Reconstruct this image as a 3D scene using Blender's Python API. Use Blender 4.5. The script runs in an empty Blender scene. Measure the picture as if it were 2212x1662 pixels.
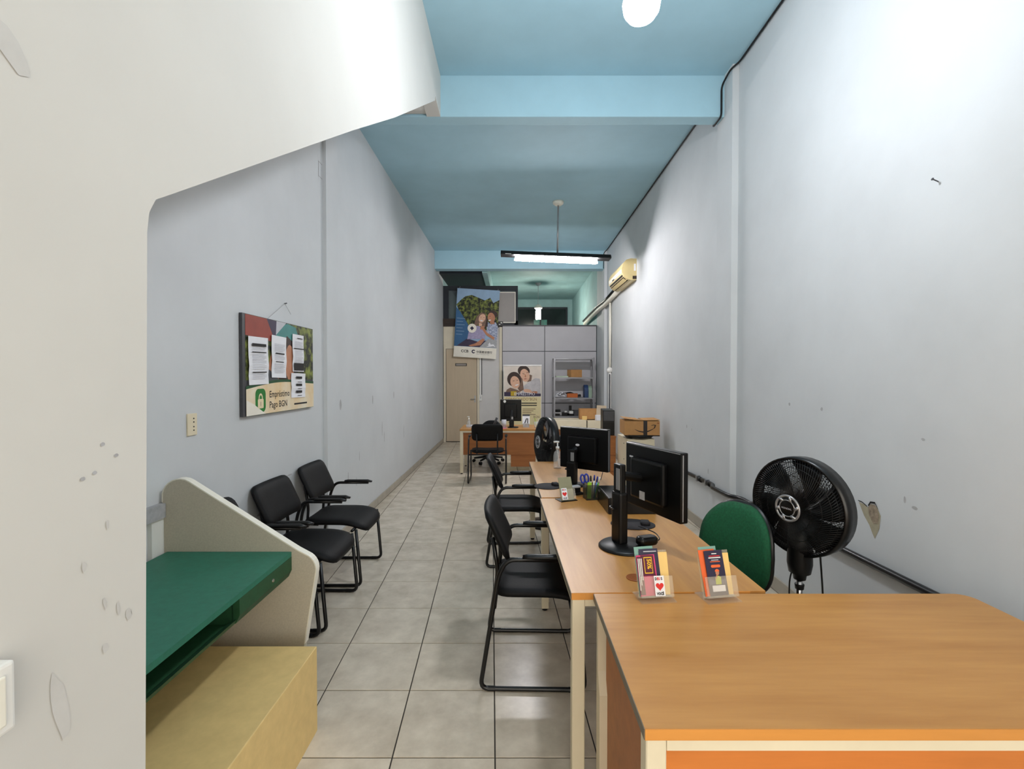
import bpy, bmesh, math, random
from mathutils import Vector, Matrix
from mathutils.geometry import tessellate_polygon
R = math.radians
PI = math.pi
rnd = random.Random(7)
scene = bpy.context.scene
C = scene.collection

# ------------------------------------------------------------------ camera, world, exposure
cam_d = bpy.data.cameras.new('camera')
cam_d.sensor_fit = 'HORIZONTAL'; cam_d.sensor_width = 36.0
cam_d.lens = 36.0 * 1035.0 / 2212.0
cam_d.clip_start = 0.02; cam_d.clip_end = 200
cam = bpy.data.objects.new('camera', cam_d); C.objects.link(cam)
cam.location = (0, 0, 1.55)
cam.rotation_euler = (PI / 2 - math.atan(17 / 1035.0), 0, 0)
scene.camera = cam

world = bpy.data.worlds.new('overcast_sky'); scene.world = world; world.use_nodes = True
bg = world.node_tree.nodes['Background']
bg.inputs[0].default_value = (1.0, 0.93, 0.82, 1); bg.inputs[1].default_value = 3.5
scene.view_settings.view_transform = 'Standard'
scene.view_settings.look = 'None'
scene.view_settings.gamma = 1
scene.view_settings.use_curve_mapping = False
scene.view_settings.exposure = 0.30
LAMP_NEAR, LAMP_TUBE, LAMP_REAR = 250.0, 132.0, 140.0

# ------------------------------------------------------------------ helpers
def lin(c):
    return tuple(((v / 255) / 12.92 if v / 255 <= .04045 else ((v / 255 + .055) / 1.055) ** 2.4) for v in c[:3]) + (1,)

MATS = {}
def mat(name, rgb, rough=.6, metal=0, var=.06, scale=6, stretch=(1, 1, 1), bump=0, bscale=60, emit=0, trans=0, ior=1.45,
        rgb2=None, lo=.3, hi_=.68, alpha=1, coat=0, rndobj=0, spec=.5):
    if name in MATS: return MATS[name]
    m = bpy.data.materials.new(name); m.use_nodes = True
    nt = m.node_tree; b = nt.nodes['Principled BSDF']
    b.inputs['Roughness'].default_value = rough; b.inputs['Metallic'].default_value = metal
    b.inputs['Specular IOR Level'].default_value = spec
    b.inputs['IOR'].default_value = ior
    b.inputs['Coat Weight'].default_value = coat
    tc = nt.nodes.new('ShaderNodeTexCoord'); mp = nt.nodes.new('ShaderNodeMapping')
    mp.inputs['Scale'].default_value = stretch
    nt.links.new(tc.outputs['Object'], mp.inputs['Vector'])
    vec = mp.outputs['Vector']
    if rndobj:
        oi = nt.nodes.new('ShaderNodeObjectInfo')
        mu = nt.nodes.new('ShaderNodeMath'); mu.operation = 'MULTIPLY'; mu.inputs[1].default_value = 37.0
        nt.links.new(oi.outputs['Random'], mu.inputs[0])
        ad = nt.nodes.new('ShaderNodeVectorMath'); ad.operation = 'ADD'
        nt.links.new(vec, ad.inputs[0]); nt.links.new(mu.outputs[0], ad.inputs[1]); vec = ad.outputs[0]
    nz = nt.nodes.new('ShaderNodeTexNoise'); nz.inputs['Scale'].default_value = scale
    nz.inputs['Detail'].default_value = 6; nz.inputs['Roughness'].default_value = .6
    nt.links.new(vec, nz.inputs['Vector'])
    rp = nt.nodes.new('ShaderNodeValToRGB')
    base = lin(rgb)
    a = lin(rgb2) if rgb2 else tuple(max(0, v * (1 - var * 2)) for v in base[:3]) + (1,)
    hi = base if rgb2 else tuple(min(1, v * (1 + var)) for v in base[:3]) + (1,)
    rp.color_ramp.elements[0].position = lo; rp.color_ramp.elements[0].color = a
    rp.color_ramp.elements[1].position = hi_; rp.color_ramp.elements[1].color = hi
    nt.links.new(nz.outputs['Fac'], rp.inputs['Fac'])
    nt.links.new(rp.outputs['Color'], b.inputs['Base Color'])
    if bump:
        n2 = nt.nodes.new('ShaderNodeTexNoise'); n2.inputs['Scale'].default_value = bscale; n2.inputs['Detail'].default_value = 4
        nt.links.new(vec, n2.inputs['Vector'])
        bp = nt.nodes.new('ShaderNodeBump'); bp.inputs['Strength'].default_value = bump; bp.inputs['Distance'].default_value = .01
        nt.links.new(n2.outputs['Fac'], bp.inputs['Height']); nt.links.new(bp.outputs['Normal'], b.inputs['Normal'])
    if emit:
        b.inputs['Emission Color'].default_value = base; b.inputs['Emission Strength'].default_value = emit
    if trans: b.inputs['Transmission Weight'].default_value = trans
    if alpha < 1: b.inputs['Alpha'].default_value = alpha
    MATS[name] = m
    return m

def obj(name, bm, m, parent=None, smooth=False, loc=None, rot=None):
    me = bpy.data.meshes.new(name)
    bmesh.ops.recalc_face_normals(bm, faces=bm.faces[:])
    bm.to_mesh(me); bm.free()
    if smooth:
        for p in me.polygons: p.use_smooth = True
    o = bpy.data.objects.new(name, me); C.objects.link(o)
    if m is not None: me.materials.append(m)
    if parent is not None: o.parent = parent
    if loc is not None: o.location = loc
    if rot is not None: o.rotation_euler = rot
    return o

def tag(o, label=None, cat=None, group=None, kind=None):
    if label: o['label'] = label
    if cat: o['category'] = cat
    if group: o['group'] = group
    if kind: o['kind'] = kind
    return o

def thing(name, label, cat, loc=(0, 0, 0), rotz=0, group=None, rot=None):
    o = bpy.data.objects.new(name, None); C.objects.link(o)
    o.empty_display_size = .05
    o.location = loc; o.rotation_euler = rot if rot else (0, 0, rotz)
    return tag(o, label, cat, group)

def struct(name, bm, m, parent=None, smooth=False):
    o = obj(name, bm, m, parent, smooth)
    if parent is None: o['kind'] = 'structure'
    return o

def B(): return bmesh.new()

def box(bm, x0, x1, y0, y1, z0, z1, mtx=None):
    v = [bm.verts.new((x, y, z)) for z in (z0, z1) for x, y in ((x0, y0), (x1, y0), (x1, y1), (x0, y1))]
    for f in ((3, 2, 1, 0), (4, 5, 6, 7), (0, 1, 5, 4), (1, 2, 6, 5), (2, 3, 7, 6), (3, 0, 4, 7)):
        bm.faces.new([v[i] for i in f])
    if mtx is not None: bmesh.ops.transform(bm, matrix=mtx, verts=v)
    return bm

def bbox(x0, x1, y0, y1, z0, z1, bev=0, seg=2):
    bm = B(); box(bm, x0, x1, y0, y1, z0, z1)
    if bev: bmesh.ops.bevel(bm, geom=bm.edges[:], offset=bev, segments=seg, affect='EDGES', profile=.6)
    return bm

def prism(bm, pts, axis, a0, a1):
    """pts: 2D outline; axis 'x': (y,z) swept in x ; 'y': (x,z) ; 'z': (x,y)"""
    def mk(p, a):
        return {'x': (a, p[0], p[1]), 'y': (p[0], a, p[1]), 'z': (p[0], p[1], a)}[axis]
    lo = [bm.verts.new(mk(p, a0)) for p in pts]; hi = [bm.verts.new(mk(p, a1)) for p in pts]
    n = len(pts)
    for i in range(n):
        bm.faces.new((lo[i], hi[i], hi[(i + 1) % n], lo[(i + 1) % n]))
    for tri in tessellate_polygon([[Vector((q[0], q[1], 0)) for q in pts]]):
        bm.faces.new([lo[k] for k in tri]); bm.faces.new([hi[k] for k in tri][::-1])
    return bm

def fillet(pts, r, n=5):
    out = []
    for i, p in enumerate(pts):
        p = Vector(p)
        if i in (0, len(pts) - 1) or r <= 0: out.append(p); continue
        a = Vector(pts[i - 1]) - p; c = Vector(pts[i + 1]) - p
        rr = min(r, a.length * .49, c.length * .49)
        s = p + a.normalized() * rr; e = p + c.normalized() * rr
        for k in range(n + 1):
            t = k / n
            out.append(s * (1 - t) ** 2 + p * 2 * t * (1 - t) + e * t * t)
    return out

def tube(bm, pts, r, seg=8, fil=0, closed=False, nf=5):
    P = fillet(pts, fil, nf) if not closed else [Vector(p) for p in pts]
    n = len(P); rings = []
    up = None
    for i in range(n):
        if closed: t = (P[(i + 1) % n] - P[i - 1])
        else: t = P[min(i + 1, n - 1)] - P[max(i - 1, 0)]
        t.normalize()
        if up is None:
            up = Vector((0, 0, 1)) if abs(t.z) < .9 else Vector((1, 0, 0))
        side = t.cross(up)
        if side.length < 1e-6: side = t.cross(Vector((.3, .8, .5)))
        side.normalize(); up = side.cross(t).normalized()
        rr = r[i] if isinstance(r, (list, tuple)) else r
        rings.append([bm.verts.new(P[i] + side * (math.cos(a) * rr) + up * (math.sin(a) * rr)) for a in [2 * PI * k / seg for k in range(seg)]])
    m = n if closed else n - 1
    for i in range(m):
        A, D = rings[i], rings[(i + 1) % n]
        for k in range(seg):
            bm.faces.new((A[k], A[(k + 1) % seg], D[(k + 1) % seg], D[k]))
    if not closed:
        bm.faces.new(rings[0][::-1]); bm.faces.new(rings[-1])
    return bm

def lathe(bm, prof, seg=24, c=(0, 0, 0)):
    """prof: (r,z) list, axis z"""
    rings = []
    for r, z in prof:
        if r < 1e-6: rings.append([bm.verts.new((c[0], c[1], c[2] + z))])
        else: rings.append([bm.verts.new((c[0] + r * math.cos(2 * PI * k / seg), c[1] + r * math.sin(2 * PI * k / seg), c[2] + z)) for k in range(seg)])
    for A, D in zip(rings, rings[1:]):
        if len(A) == 1 and len(D) == 1: continue
        for k in range(seg):
            k2 = (k + 1) % seg
            if len(A) == 1: bm.faces.new((A[0], D[k2], D[k]))
            elif len(D) == 1: bm.faces.new((A[k], A[k2], D[0]))
            else: bm.faces.new((A[k], A[k2], D[k2], D[k]))
    if len(rings[0]) > 1: bm.faces.new(rings[0][::-1])
    if len(rings[-1]) > 1: bm.faces.new(rings[-1])
    return bm

def pad(w, h, t, r, nx=12, ny=12, fn=None):
    """upholstered pad in local (u,v) with thickness along n; fn(u,v,n)->xyz"""
    bm = B(); cx, cy = w / 2 - r, h / 2 - r
    def pt(i, j, s):
        u = -1 + 2 * i / nx; v = -1 + 2 * j / ny
        x, y = u * w / 2, v * h / 2
        if abs(x) > cx and abs(y) > cy:
            dx, dy = abs(x) - cx, abs(y) - cy
            m = max(dx, dy); l = math.hypot(dx, dy)
            if l > 0:
                dx *= m / l; dy *= m / l
            x = math.copysign(cx + dx, x); y = math.copysign(cy + dy, y)
        e = max(abs(u), abs(v))
        th = t / 2 * (1 - .55 * e ** 10)
        return bm.verts.new(fn(x, y, s * th))
    F = [[pt(i, j, 1) for j in range(ny + 1)] for i in range(nx + 1)]
    K = [[pt(i, j, -1) for j in range(ny + 1)] for i in range(nx + 1)]
    for i in range(nx):
        for j in range(ny):
            bm.faces.new((F[i][j], F[i + 1][j], F[i + 1][j + 1], F[i][j + 1]))
            bm.faces.new((K[i][j], K[i][j + 1], K[i + 1][j + 1], K[i + 1][j]))
    for i in range(nx):
        bm.faces.new((F[i][0], K[i][0], K[i + 1][0], F[i + 1][0])); bm.faces.new((F[i][ny], F[i + 1][ny], K[i + 1][ny], K[i][ny]))
    for j in range(ny):
        bm.faces.new((F[0][j], F[0][j + 1], K[0][j + 1], K[0][j])); bm.faces.new((F[nx][j], K[nx][j], K[nx][j + 1], F[nx][j + 1]))
    return bm

def rrect(w, h, r, n=5, cx=0, cy=0):
    out = []
    for sx, sy, a0 in ((1, 1, 0), (-1, 1, 90), (-1, -1, 180), (1, -1, 270)):
        for k in range(n + 1):
            a = R(a0 + 90 * k / n)
            out.append((cx + sx * (w / 2 - r) + r * math.cos(a), cy + sy * (h / 2 - r) + r * math.sin(a)))
    return out

def ell(cx, cy, rx, ry, n=18, rot=0, a0=0, a1=360):
    out = []
    full = abs(a1 - a0) >= 360
    for k in range(n if full else n + 1):
        a = R(a0 + (a1 - a0) * k / n)
        x, y = rx * math.cos(a), ry * math.sin(a)
        out.append((cx + x * math.cos(rot) - y * math.sin(rot), cy + x * math.sin(rot) + y * math.cos(rot)))
    return out

def flat(parent, name, pts, m, off):
    """flat print on a sheet lying in local xz, facing -y"""
    bm = B(); vs = [bm.verts.new((p[0], -off, p[1])) for p in pts]
    for tri in tessellate_polygon([[Vector((q[0], q[1], 0)) for q in pts]]): bm.faces.new([vs[k] for k in tri])
    return obj(name, bm, m, parent)

FONT_CACHE = {}
def text(parent, name, body, size, m, x, z, off, align='LEFT', sx=1, rot=0, bold=0, rx=PI / 2, rz=0):
    cu = bpy.data.curves.new('lettering', 'FONT'); cu.body = body; cu.size = size; cu.align_x = align
    cu.offset = bold; cu.resolution_u = 2
    t = bpy.data.objects.new('lettering', cu); C.objects.link(t)
    dg = bpy.context.evaluated_depsgraph_get()
    me = bpy.data.meshes.new_from_object(t.evaluated_get(dg))
    bpy.data.objects.remove(t); bpy.data.curves.remove(cu)
    me.name = name; me.materials.clear(); me.materials.append(m)
    o = bpy.data.objects.new(name, me); C.objects.link(o); o.parent = parent
    mt = Matrix.Translation((x, -off, z)) @ Matrix.Rotation(rot, 4, 'Y') @ Matrix.Rotation(PI / 2, 4, 'X') @ Matrix.Diagonal((sx, 1, 1, 1))
    me.transform(mt)
    return o

def copy_thing(root, loc, rotz, label, group=None):
    r = root.copy(); C.objects.link(r); r.location = loc; r.rotation_euler = (0, 0, rotz)
    r['label'] = label
    if group: r['group'] = group
    for ch in list(root.children):
        c = ch.copy(); C.objects.link(c); c.parent = r
        for g in list(ch.children):
            d = g.copy(); C.objects.link(d); d.parent = c
    return r

# ------------------------------------------------------------------ materials
M_wall = mat('plaster_white', (208, 211, 213), .75, var=.035, scale=1.3, bump=.12, bscale=9)
M_stair = mat('plaster_daylit', (212, 210, 204), .75, var=.03, scale=1.1, bump=.12, bscale=7)  # stair plaster, the warmth of the daylight mixed into its colour
M_blue = mat('paint_blue', (168, 205, 219), .7, var=.04, scale=1.2, bump=.1, bscale=12)
M_teal = mat('paint_teal', (158, 190, 192), .7, var=.1, scale=1.6, bump=.15, bscale=10)
M_dark = mat('paint_dark', (32, 38, 46), .6, var=.1)
M_tile = mat('floor_tile', (220, 209, 191), .25, var=.09, scale=7, rgb2=(190, 178, 160), rndobj=1, bump=.03, bscale=14)
M_grout = mat('grout', (58, 54, 50), .9, var=.15, scale=12)
M_base = mat('skirting_tile', (176, 168, 154), .5, var=.08, scale=5)
M_oak = mat('oak_laminate', (194, 140, 76), .36, var=.05, scale=2.2, stretch=(.9, 9, 9), rgb2=(176, 121, 60))
M_oakd = mat('oak_panel', (168, 104, 54), .5, var=.08, scale=2.5, stretch=(.9, 9, 9))
M_oake = mat('oak_edge_daylit', (214, 146, 70), .45, var=.05, scale=4, stretch=(.5, 4, 4))  # bands facing the shop opening, warm daylight painted into the orange
M_gband = mat('grey_edge_band', (120, 110, 94), .5, var=.12, scale=9)
M_cream = mat('cream_metal', (226, 214, 186), .45, var=.03, scale=4)
M_black = mat('black_plastic', (11, 11, 12), .38, spec=.4, var=.15, scale=8)
M_blackm = mat('black_tube', (14, 14, 15), .3, var=.1, scale=9)
M_bfab = mat('black_leatherette', (6, 6, 8), .6, spec=.28, var=.15, scale=25, bump=.12, bscale=180)
M_gloss = mat('black_gloss', (7, 7, 8), .28, spec=.35, var=.1)
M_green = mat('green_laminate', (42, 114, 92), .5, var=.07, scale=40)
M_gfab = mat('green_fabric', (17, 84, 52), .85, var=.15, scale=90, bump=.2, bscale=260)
M_gdark = mat('green_dark_board', (36, 78, 48), .55, var=.08, scale=30)  # darker green for the apron, keyboard shelf and drawer box
M_creamb = mat('speckled_cream', (192, 184, 166), .6, var=.05, scale=140)
M_ivory = mat('ivory_edge', (236, 232, 218), .5, var=.03)
M_yel = mat('straw_laminate', (226, 196, 132), .55, var=.04, scale=20)
M_chrome = mat('chrome', (190, 190, 192), .2, metal=1, var=.04)
M_silver = mat('silver_plastic', (170, 170, 172), .3, metal=.6, var=.06)
M_white = mat('white_plastic', (232, 231, 226), .4, var=.02)
M_paper = mat('white_paper', (236, 236, 240), .8, var=.02)
M_ink = mat('black_ink', (26, 24, 26), .7, var=.05)
M_grey = mat('grey_ink', (140, 140, 146), .7, var=.05)
M_lgrey = mat('pale_grey_ink', (196, 196, 202), .7, var=.04)
M_panel = mat('partition_grey', (196, 194, 198), .6, var=.02, scale=3)
M_joint = mat('joint_dark', (70, 70, 74), .5, var=.1)
M_door = mat('door_beige', (196, 178, 152), .6, var=.03, scale=3, stretch=(4, 4, .6))
M_frame = mat('door_frame_cream', (222, 212, 190), .6, var=.03)
M_brown = mat('dark_brown_wood', (54, 40, 32), .55, var=.15, scale=4)
M_steel = mat('shelf_steel', (150, 150, 154), .4, metal=.5, var=.06)
M_card = mat('cardboard', (186, 138, 86), .8, var=.05, scale=14)
M_cardd = mat('cardboard_flap', (160, 116, 72), .8, var=.05, scale=14)
M_tape = mat('dark_tape', (40, 32, 30), .35, var=.1)
M_red = mat('print_red', (214, 40, 36), .6, var=.03)
M_pink = mat('print_magenta', (222, 60, 120), .6, var=.12, scale=30)
M_maroon = mat('print_maroon', (92, 22, 50), .6, var=.12, scale=30)
M_navy = mat('print_navy', (40, 36, 66), .55, var=.08, scale=20)
M_orange = mat('print_orange', (236, 106, 52), .6, var=.05)
M_yellow = mat('print_yellow', (238, 190, 40), .6, var=.05)
M_manila = mat('manila_paper', (240, 202, 126), .7, var=.03)
M_mint = mat('print_mint', (126, 168, 156), .6, var=.05)
M_skin1 = mat('print_skin_light', (224, 178, 150), .6, var=.06, scale=14)
M_skin2 = mat('print_skin_tan', (190, 130, 98), .6, var=.08, scale=14)
M_hair = mat('print_hair', (62, 44, 38), .6, var=.15, scale=30)
M_hairl = mat('print_hair_light', (128, 100, 84), .6, var=.15, scale=30)
M_sky = mat('print_sky', (150, 178, 206), .6, var=.08, scale=3)
M_sea = mat('print_blue', (54, 100, 142), .6, var=.06, scale=5)
M_leaf = mat('print_foliage', (140, 150, 66), .6, scale=13, rgb2=(16, 22, 12), lo=.44, hi_=.66)
M_lav = mat('print_lavender', (168, 158, 190), .6, var=.1, scale=20)
M_plum = mat('print_plum', (58, 48, 74), .6, var=.1, scale=12)
M_floral = mat('print_floral', (206, 212, 228), .6, scale=26, rgb2=(70, 86, 130))
M_beigep = mat('print_beige', (232, 214, 176), .6, var=.03)
M_ivoryp = mat('print_ivory', (240, 234, 220), .6, var=.03)
M_umb = mat('print_rust', (150, 64, 50), .6, var=.1)
M_umbt = mat('print_teal', (70, 140, 136), .6, var=.1)
M_scuff = mat('scuff_mark', (176, 176, 178), .8, var=.1, scale=30)
M_plast = mat('bare_plaster', (158, 142, 122), .9, var=.2, scale=40, bump=.3, bscale=80)
M_plast2 = mat('old_cream_paint', (172, 164, 140), .85, var=.08, scale=20)
def glassy(name, rgb, alpha, rough=.05):
    m = mat(name, rgb, rough, var=.01); m.node_tree.nodes['Principled BSDF'].inputs['Alpha'].default_value = alpha; return m
M_acr = glassy('clear_acrylic', (236, 226, 206), .17)
M_pet = glassy('clear_bottle', (225, 232, 235), .25)
M_pane = glassy('smoked_pane', (86, 92, 96), .72, .12)
M_acb = mat('ac_cream', (216, 196, 142), .4, var=.04, scale=4)

# ------------------------------------------------------------------ the setting
CEIL = 4.2; XL = -1.63; YF = -1.4; YP = 11.36; YB = 16.5
def xr(y): return 1.91 + .012 * (y - 3)

fl = struct('floor', bbox(XL - .15, 2.25, YF - .3, YB + .15, -.15, -.004), M_grout)
def clip(poly, inside, inter):
    out = []
    for i in range(len(poly)):
        a, b = poly[i - 1], poly[i]
        if inside(b):
            if not inside(a): out.append(inter(a, b))
            out.append(b)
        elif inside(a): out.append(inter(a, b))
    return out
def clip_tile(p):
    for (nx, ny, d) in ((1, 0, XL + .012), (-1, .012, -(1.91 - .036) + .012), (0, 1, .55), (0, -1, -(YP - .01))):
        ins = lambda q: q[0] * nx + q[1] * ny >= d
        def inter(a, b):
            fa = a[0] * nx + a[1] * ny - d; fb = b[0] * nx + b[1] * ny - d; t = fa / (fa - fb)
            return (a[0] + (b[0] - a[0]) * t, a[1] + (b[1] - a[1]) * t)
        p = clip(p, ins, inter)
        if len(p) < 3: return []
    return p
TS = .4185; SK = -.0427; G = .0028; O = (-.069, 1.924)
full_me = None
def tile_mesh(pts, c):
    bm = B(); n = len(pts)
    lo = [bm.verts.new((p[0] - c[0], p[1] - c[1], -.006)) for p in pts]
    mi = [bm.verts.new((p[0] - c[0], p[1] - c[1], -.0012)) for p in pts]
    cx = sum(p[0] for p in pts) / n; cy = sum(p[1] for p in pts) / n
    k = .0015
    def inn(p):
        dx, dy = cx - p[0], cy - p[1]; l = math.hypot(dx, dy) or 1
        return (p[0] + dx / l * k * 1.4 - c[0], p[1] + dy / l * k * 1.4 - c[1], 0)
    hi = [bm.verts.new(inn(p)) for p in pts]
    for i in range(n):
        j = (i + 1) % n
        bm.faces.new((lo[i], lo[j], mi[j], mi[i])); bm.faces.new((mi[i], mi[j], hi[j], hi[i]))
    bm.faces.new(hi)
    me = bpy.data.meshes.new('tile'); bm.to_mesh(me); bm.free(); me.materials.append(M_tile)
    return me
for j in range(-3, 24):
    for i in range(-5, 6):
        ox = O[0] + i * TS + SK * (j * TS); oy = O[1] + j * TS
        q = [(G, G), (TS - G, G), (TS - G, TS - G), (G, TS - G)]
        pts = [(ox + a + SK * b, oy + b) for a, b in q]
        cp = clip_tile(pts)
        if len(cp) < 3: continue
        area = abs(sum(cp[k - 1][0] * cp[k][1] - cp[k][0] * cp[k - 1][1] for k in range(len(cp)))) / 2
        if area < .002: continue
        whole = area > (TS - 2 * G) ** 2 * .999
        if whole:
            if full_me is None: full_me = tile_mesh(pts, (ox, oy))
            me = full_me
        else: me = tile_mesh(cp, (ox, oy))
        t = bpy.data.objects.new('tile', me); C.objects.link(t); t.parent = fl; t.location = (ox, oy, 0)
# pavement in front of the shop
struct('floor_pavement', bbox(-8, 10, -9, YF - .3, -.2, -.06), mat('pavement', (150, 146, 140), .9, var=.1))

# left wall with its shallow pilaster
bm = B(); prism(bm, [(XL, YF), (XL, 4.15), (XL + .03, 4.15), (XL + .03, 4.42), (XL, 4.42), (XL, YP), (XL - .15, YP), (XL - .15, YF)], 'z', -.004, CEIL)
wl = struct('wall_left', bm, M_wall)
bm = B(); prism(bm, [(XL, YP), (XL, YB), (XL - .15, YB), (XL - .15, YP)], 'z', -.004, CEIL); struct('wall_left_rear', bm, M_teal)
# right wall with two pilasters under the beams
p = .055
bm = B(); prism(bm, [(xr(YF), YF), (xr(4.1), 4.1), (xr(4.1) - p, 4.1), (xr(4.4) - p, 4.4), (xr(4.4), 4.4), (xr(10.1), 10.1), (xr(10.1) - p, 10.1),
      (xr(10.4) - p, 10.4), (xr(10.4), 10.4), (xr(YP), YP), (2.25, YP), (2.25, YF)], 'z', -.004, CEIL)
wr = struct('wall_right', bm, M_wall)
bm = B(); prism(bm, [(xr(YP), YP), (xr(YB), YB), (2.25, YB), (2.25, YP)], 'z', -.004, CEIL); struct('wall_right_rear', bm, M_teal)
# rear wall of the back room with a dark window
struct('wall_back', bbox(XL - .15, 2.25, YB, YB + .15, -.004, CEIL), M_teal)
w2 = struct('window_2', bbox(.08, 1.86, YB - .02, YB - .004, 2.6, 3.88), mat('night_glass', (10, 22, 20), .15, var=.2))
fr = M_dark
for nm, a in (('window_frame', (.04, 1.90, YB - .05, YB - .02, 3.86, 3.93)), ('window_frame', (.95, 1.0, YB - .05, YB - .02, 2.6, 3.86)),
              ('window_frame', (1.84, 1.9, YB - .05, YB - .02, 2.6, 3.86)), ('window_frame', (.04, .1, YB - .05, YB - .02, 2.6, 3.86))):
    obj(nm, bbox(*a), fr, w2)
obj('pane', bbox(.75, 1.2, YB - .035, YB - .021, 2.9, 3.5), mat('green_pane', (10, 120, 104), .3, var=.2), w2)
# front wall over the shop opening
struct('wall_front', bbox(XL - .15, 2.25, YF - .2, YF, 3.3, CEIL), M_wall)
# ceiling
struct('ceiling', bbox(XL - .15, 2.25, YF - .2, 10.4, CEIL, CEIL + .15), M_blue)
struct('ceiling_rear', bbox(XL - .15, 2.25, 10.4, YB + .15, CEIL, CEIL + .15), M_teal)
# beams
bm = bbox(XL, xr(4.3) - .01, 4.26, 4.40, 3.84, CEIL + .01, .008); struct('beam_front', bm, M_blue)
bm = bbox(XL, xr(10.2) - .01, 10.12, 10.36, 3.82, CEIL + .01, .008); struct('beam_rear', bm, M_blue)

# stair enclosure : plastered side wall, vertical end, sloping lower edge
pts = [(YF, -.004), (.795, -.004), (.832, 1.80)]
pts += [(.832 + .045 * (1 - math.cos(a)), 1.80 + .075 * math.sin(a)) for a in (.5, 1.0, 1.45)]
pts += [(1.9, 2.505 + .012), (2.6, 2.95 - .006), (3.966, 3.815), (3.966, 3.852), (4.262, 3.842), (4.262, CEIL), (YF, CEIL)]
bm = B(); prism(bm, pts, 'x', -.75, -.63)
ws = struct('wall_stair', bm, M_stair)
bv = ws.modifiers.new('soft_edges', 'BEVEL'); bv.width = .012; bv.segments = 3; bv.limit_method = 'ANGLE'; bv.angle_limit = R(50)
bm = B(); prism(bm, [(.86, 1.90), (3.95, 3.83), (4.25, 3.86), (4.25, 4.0), (3.9, 4.0), (.86, 2.06)], 'x', XL, -.752)
struct('stair_slab', bm, M_stair)
bm = B(); box(bm, XL, -.752, .70, .85, 0, 2.06); struct('wall_stair_end', bm, M_stair)

# marks on the plaster
def wall_mark(name, parent, m, plane, pts, off):
    """plane 'R': right wall (y,z) ; 'L': left wall ; 'S': stair wall"""
    bm = B(); vs = []
    for y, z in pts:
        x = {'R': xr(y) - off, 'L': XL + off, 'S': -.63 + off}[plane]
        vs.append(bm.verts.new((x, y, z)))
    f = bm.faces.new(vs); bmesh.ops.triangulate(bm, faces=[f])
    return obj(name, bm, m, parent)
def blob(cy, cz, ry, rz, n=12, jag=.3, rot=0):
    return [(cy + q[0], cz + q[1]) for q in [(a * (1 + jag * (rnd.random() - .5)), b * (1 + jag * (rnd.random() - .5))) for a, b in ell(0, 0, ry, rz, n, rot)]]
wall_mark('paint_chip', wr, M_plast2, 'R', [(2.62, .862), (2.58, .86), (2.545, .85), (2.49, .875), (2.46, .83), (2.47, .76), (2.50, .70), (2.515, .72), (2.54, .76), (2.58, .80)], .0012)
wall_mark('paint_chip', wr, M_plast, 'R', [(2.548, .852), (2.535, .872), (2.50, .878), (2.48, .855), (2.472, .82), (2.478, .785), (2.51, .775), (2.54, .81)], .0024)
wall_mark('crack', wr, M_ink, 'R', [(2.625, .868), (2.59, .866), (2.555, .852), (2.555, .857), (2.59, .871), (2.622, .872)], .003)
wall_mark('crack', wr, M_ink, 'R', [(2.545, .858), (2.53, .878), (2.50, .884), (2.475, .858), (2.478, .864), (2.50, .893), (2.533, .888), (2.549, .864)], .003)
for cy, cz, ry, rz in ((2.25, .93, .018, .008), (2.31, .955, .006, .016), (2.21, 1.26, .01, .006), (5.3, 1.0, .012, .02), (5.15, .98, .006, .02), (4.7, .62, .01, .03), (2.95, 1.35, .012, .012), (3.3, 1.36, .012, .01)):
    wall_mark('scuff', wr, M_scuff, 'R', blob(cy, cz, ry, rz), .001)
for cy, cz, ry, rz in ((3.35, .84, .03, .006), (3.42, .80, .05, .012), (3.5, .83, .04, .006), (3.3, .70, .05, .014), (4.3, .86, .09, .004), (4.75, .55, .01, .06), (5.1, .70, .008, .05), (6.0, .9, .012, .10),
                       (6.1, .78, .012, .07), (4.55, 1.28, .03, .05), (5.6, 1.28, .02, .05), (7.2, .72, .012, .1), (5.0, .45, .01, .05), (6.6, 1.3, .02, .05), (4.22, 1.85, .01, .04), (3.1, .66, .06, .01)):
    wall_mark('scuff', wl, M_scuff, 'L', blob(cy, cz, ry, rz), .001)
M_repair = mat('patch_of_repair', (204, 202, 198), .8, var=.05, scale=9)
for cy, cz, ry, rz, ro in ((.605, 1.965, .016, .035, .7), (.66, 1.09, .012, .05, .2), (.595, .93, .01, .03, .1), (.70, 1.27, .004, .008, 0), (.742, 1.32, .003, .008, 0), (.735, 1.20, .003, .01, .2), (.76, 1.18, .003, .012, .1),
                       (.735, 1.13, .006, .008, .3), (.78, 1.16, .006, .01, .2)):
    wall_mark('scuff', ws, M_repair, 'S', blob(cy, cz, ry, rz, rot=ro), .001)
for cy, cz in ((.735, 1.446), (.76, 1.425), (.70, 1.40), (.72, 1.405)):
    wall_mark('scuff', ws, M_scuff, 'S', blob(cy, cz, .004, .003), .001)
wall_mark('fixing_outline', wl, M_scuff, 'L', [(4.06, 3.37), (4.07, 3.37), (4.07, 3.24), (4.06, 3.24)], .001)
wall_mark('fixing_outline', wl, M_scuff, 'L', [(4.06, 3.37), (4.14, 3.37), (4.14, 3.362), (4.06, 3.362)], .001)
wall_mark('fixing_outline', wl, M_scuff, 'L', [(4.06, 3.248), (4.14, 3.248), (4.14, 3.24), (4.06, 3.24)], .001)

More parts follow.
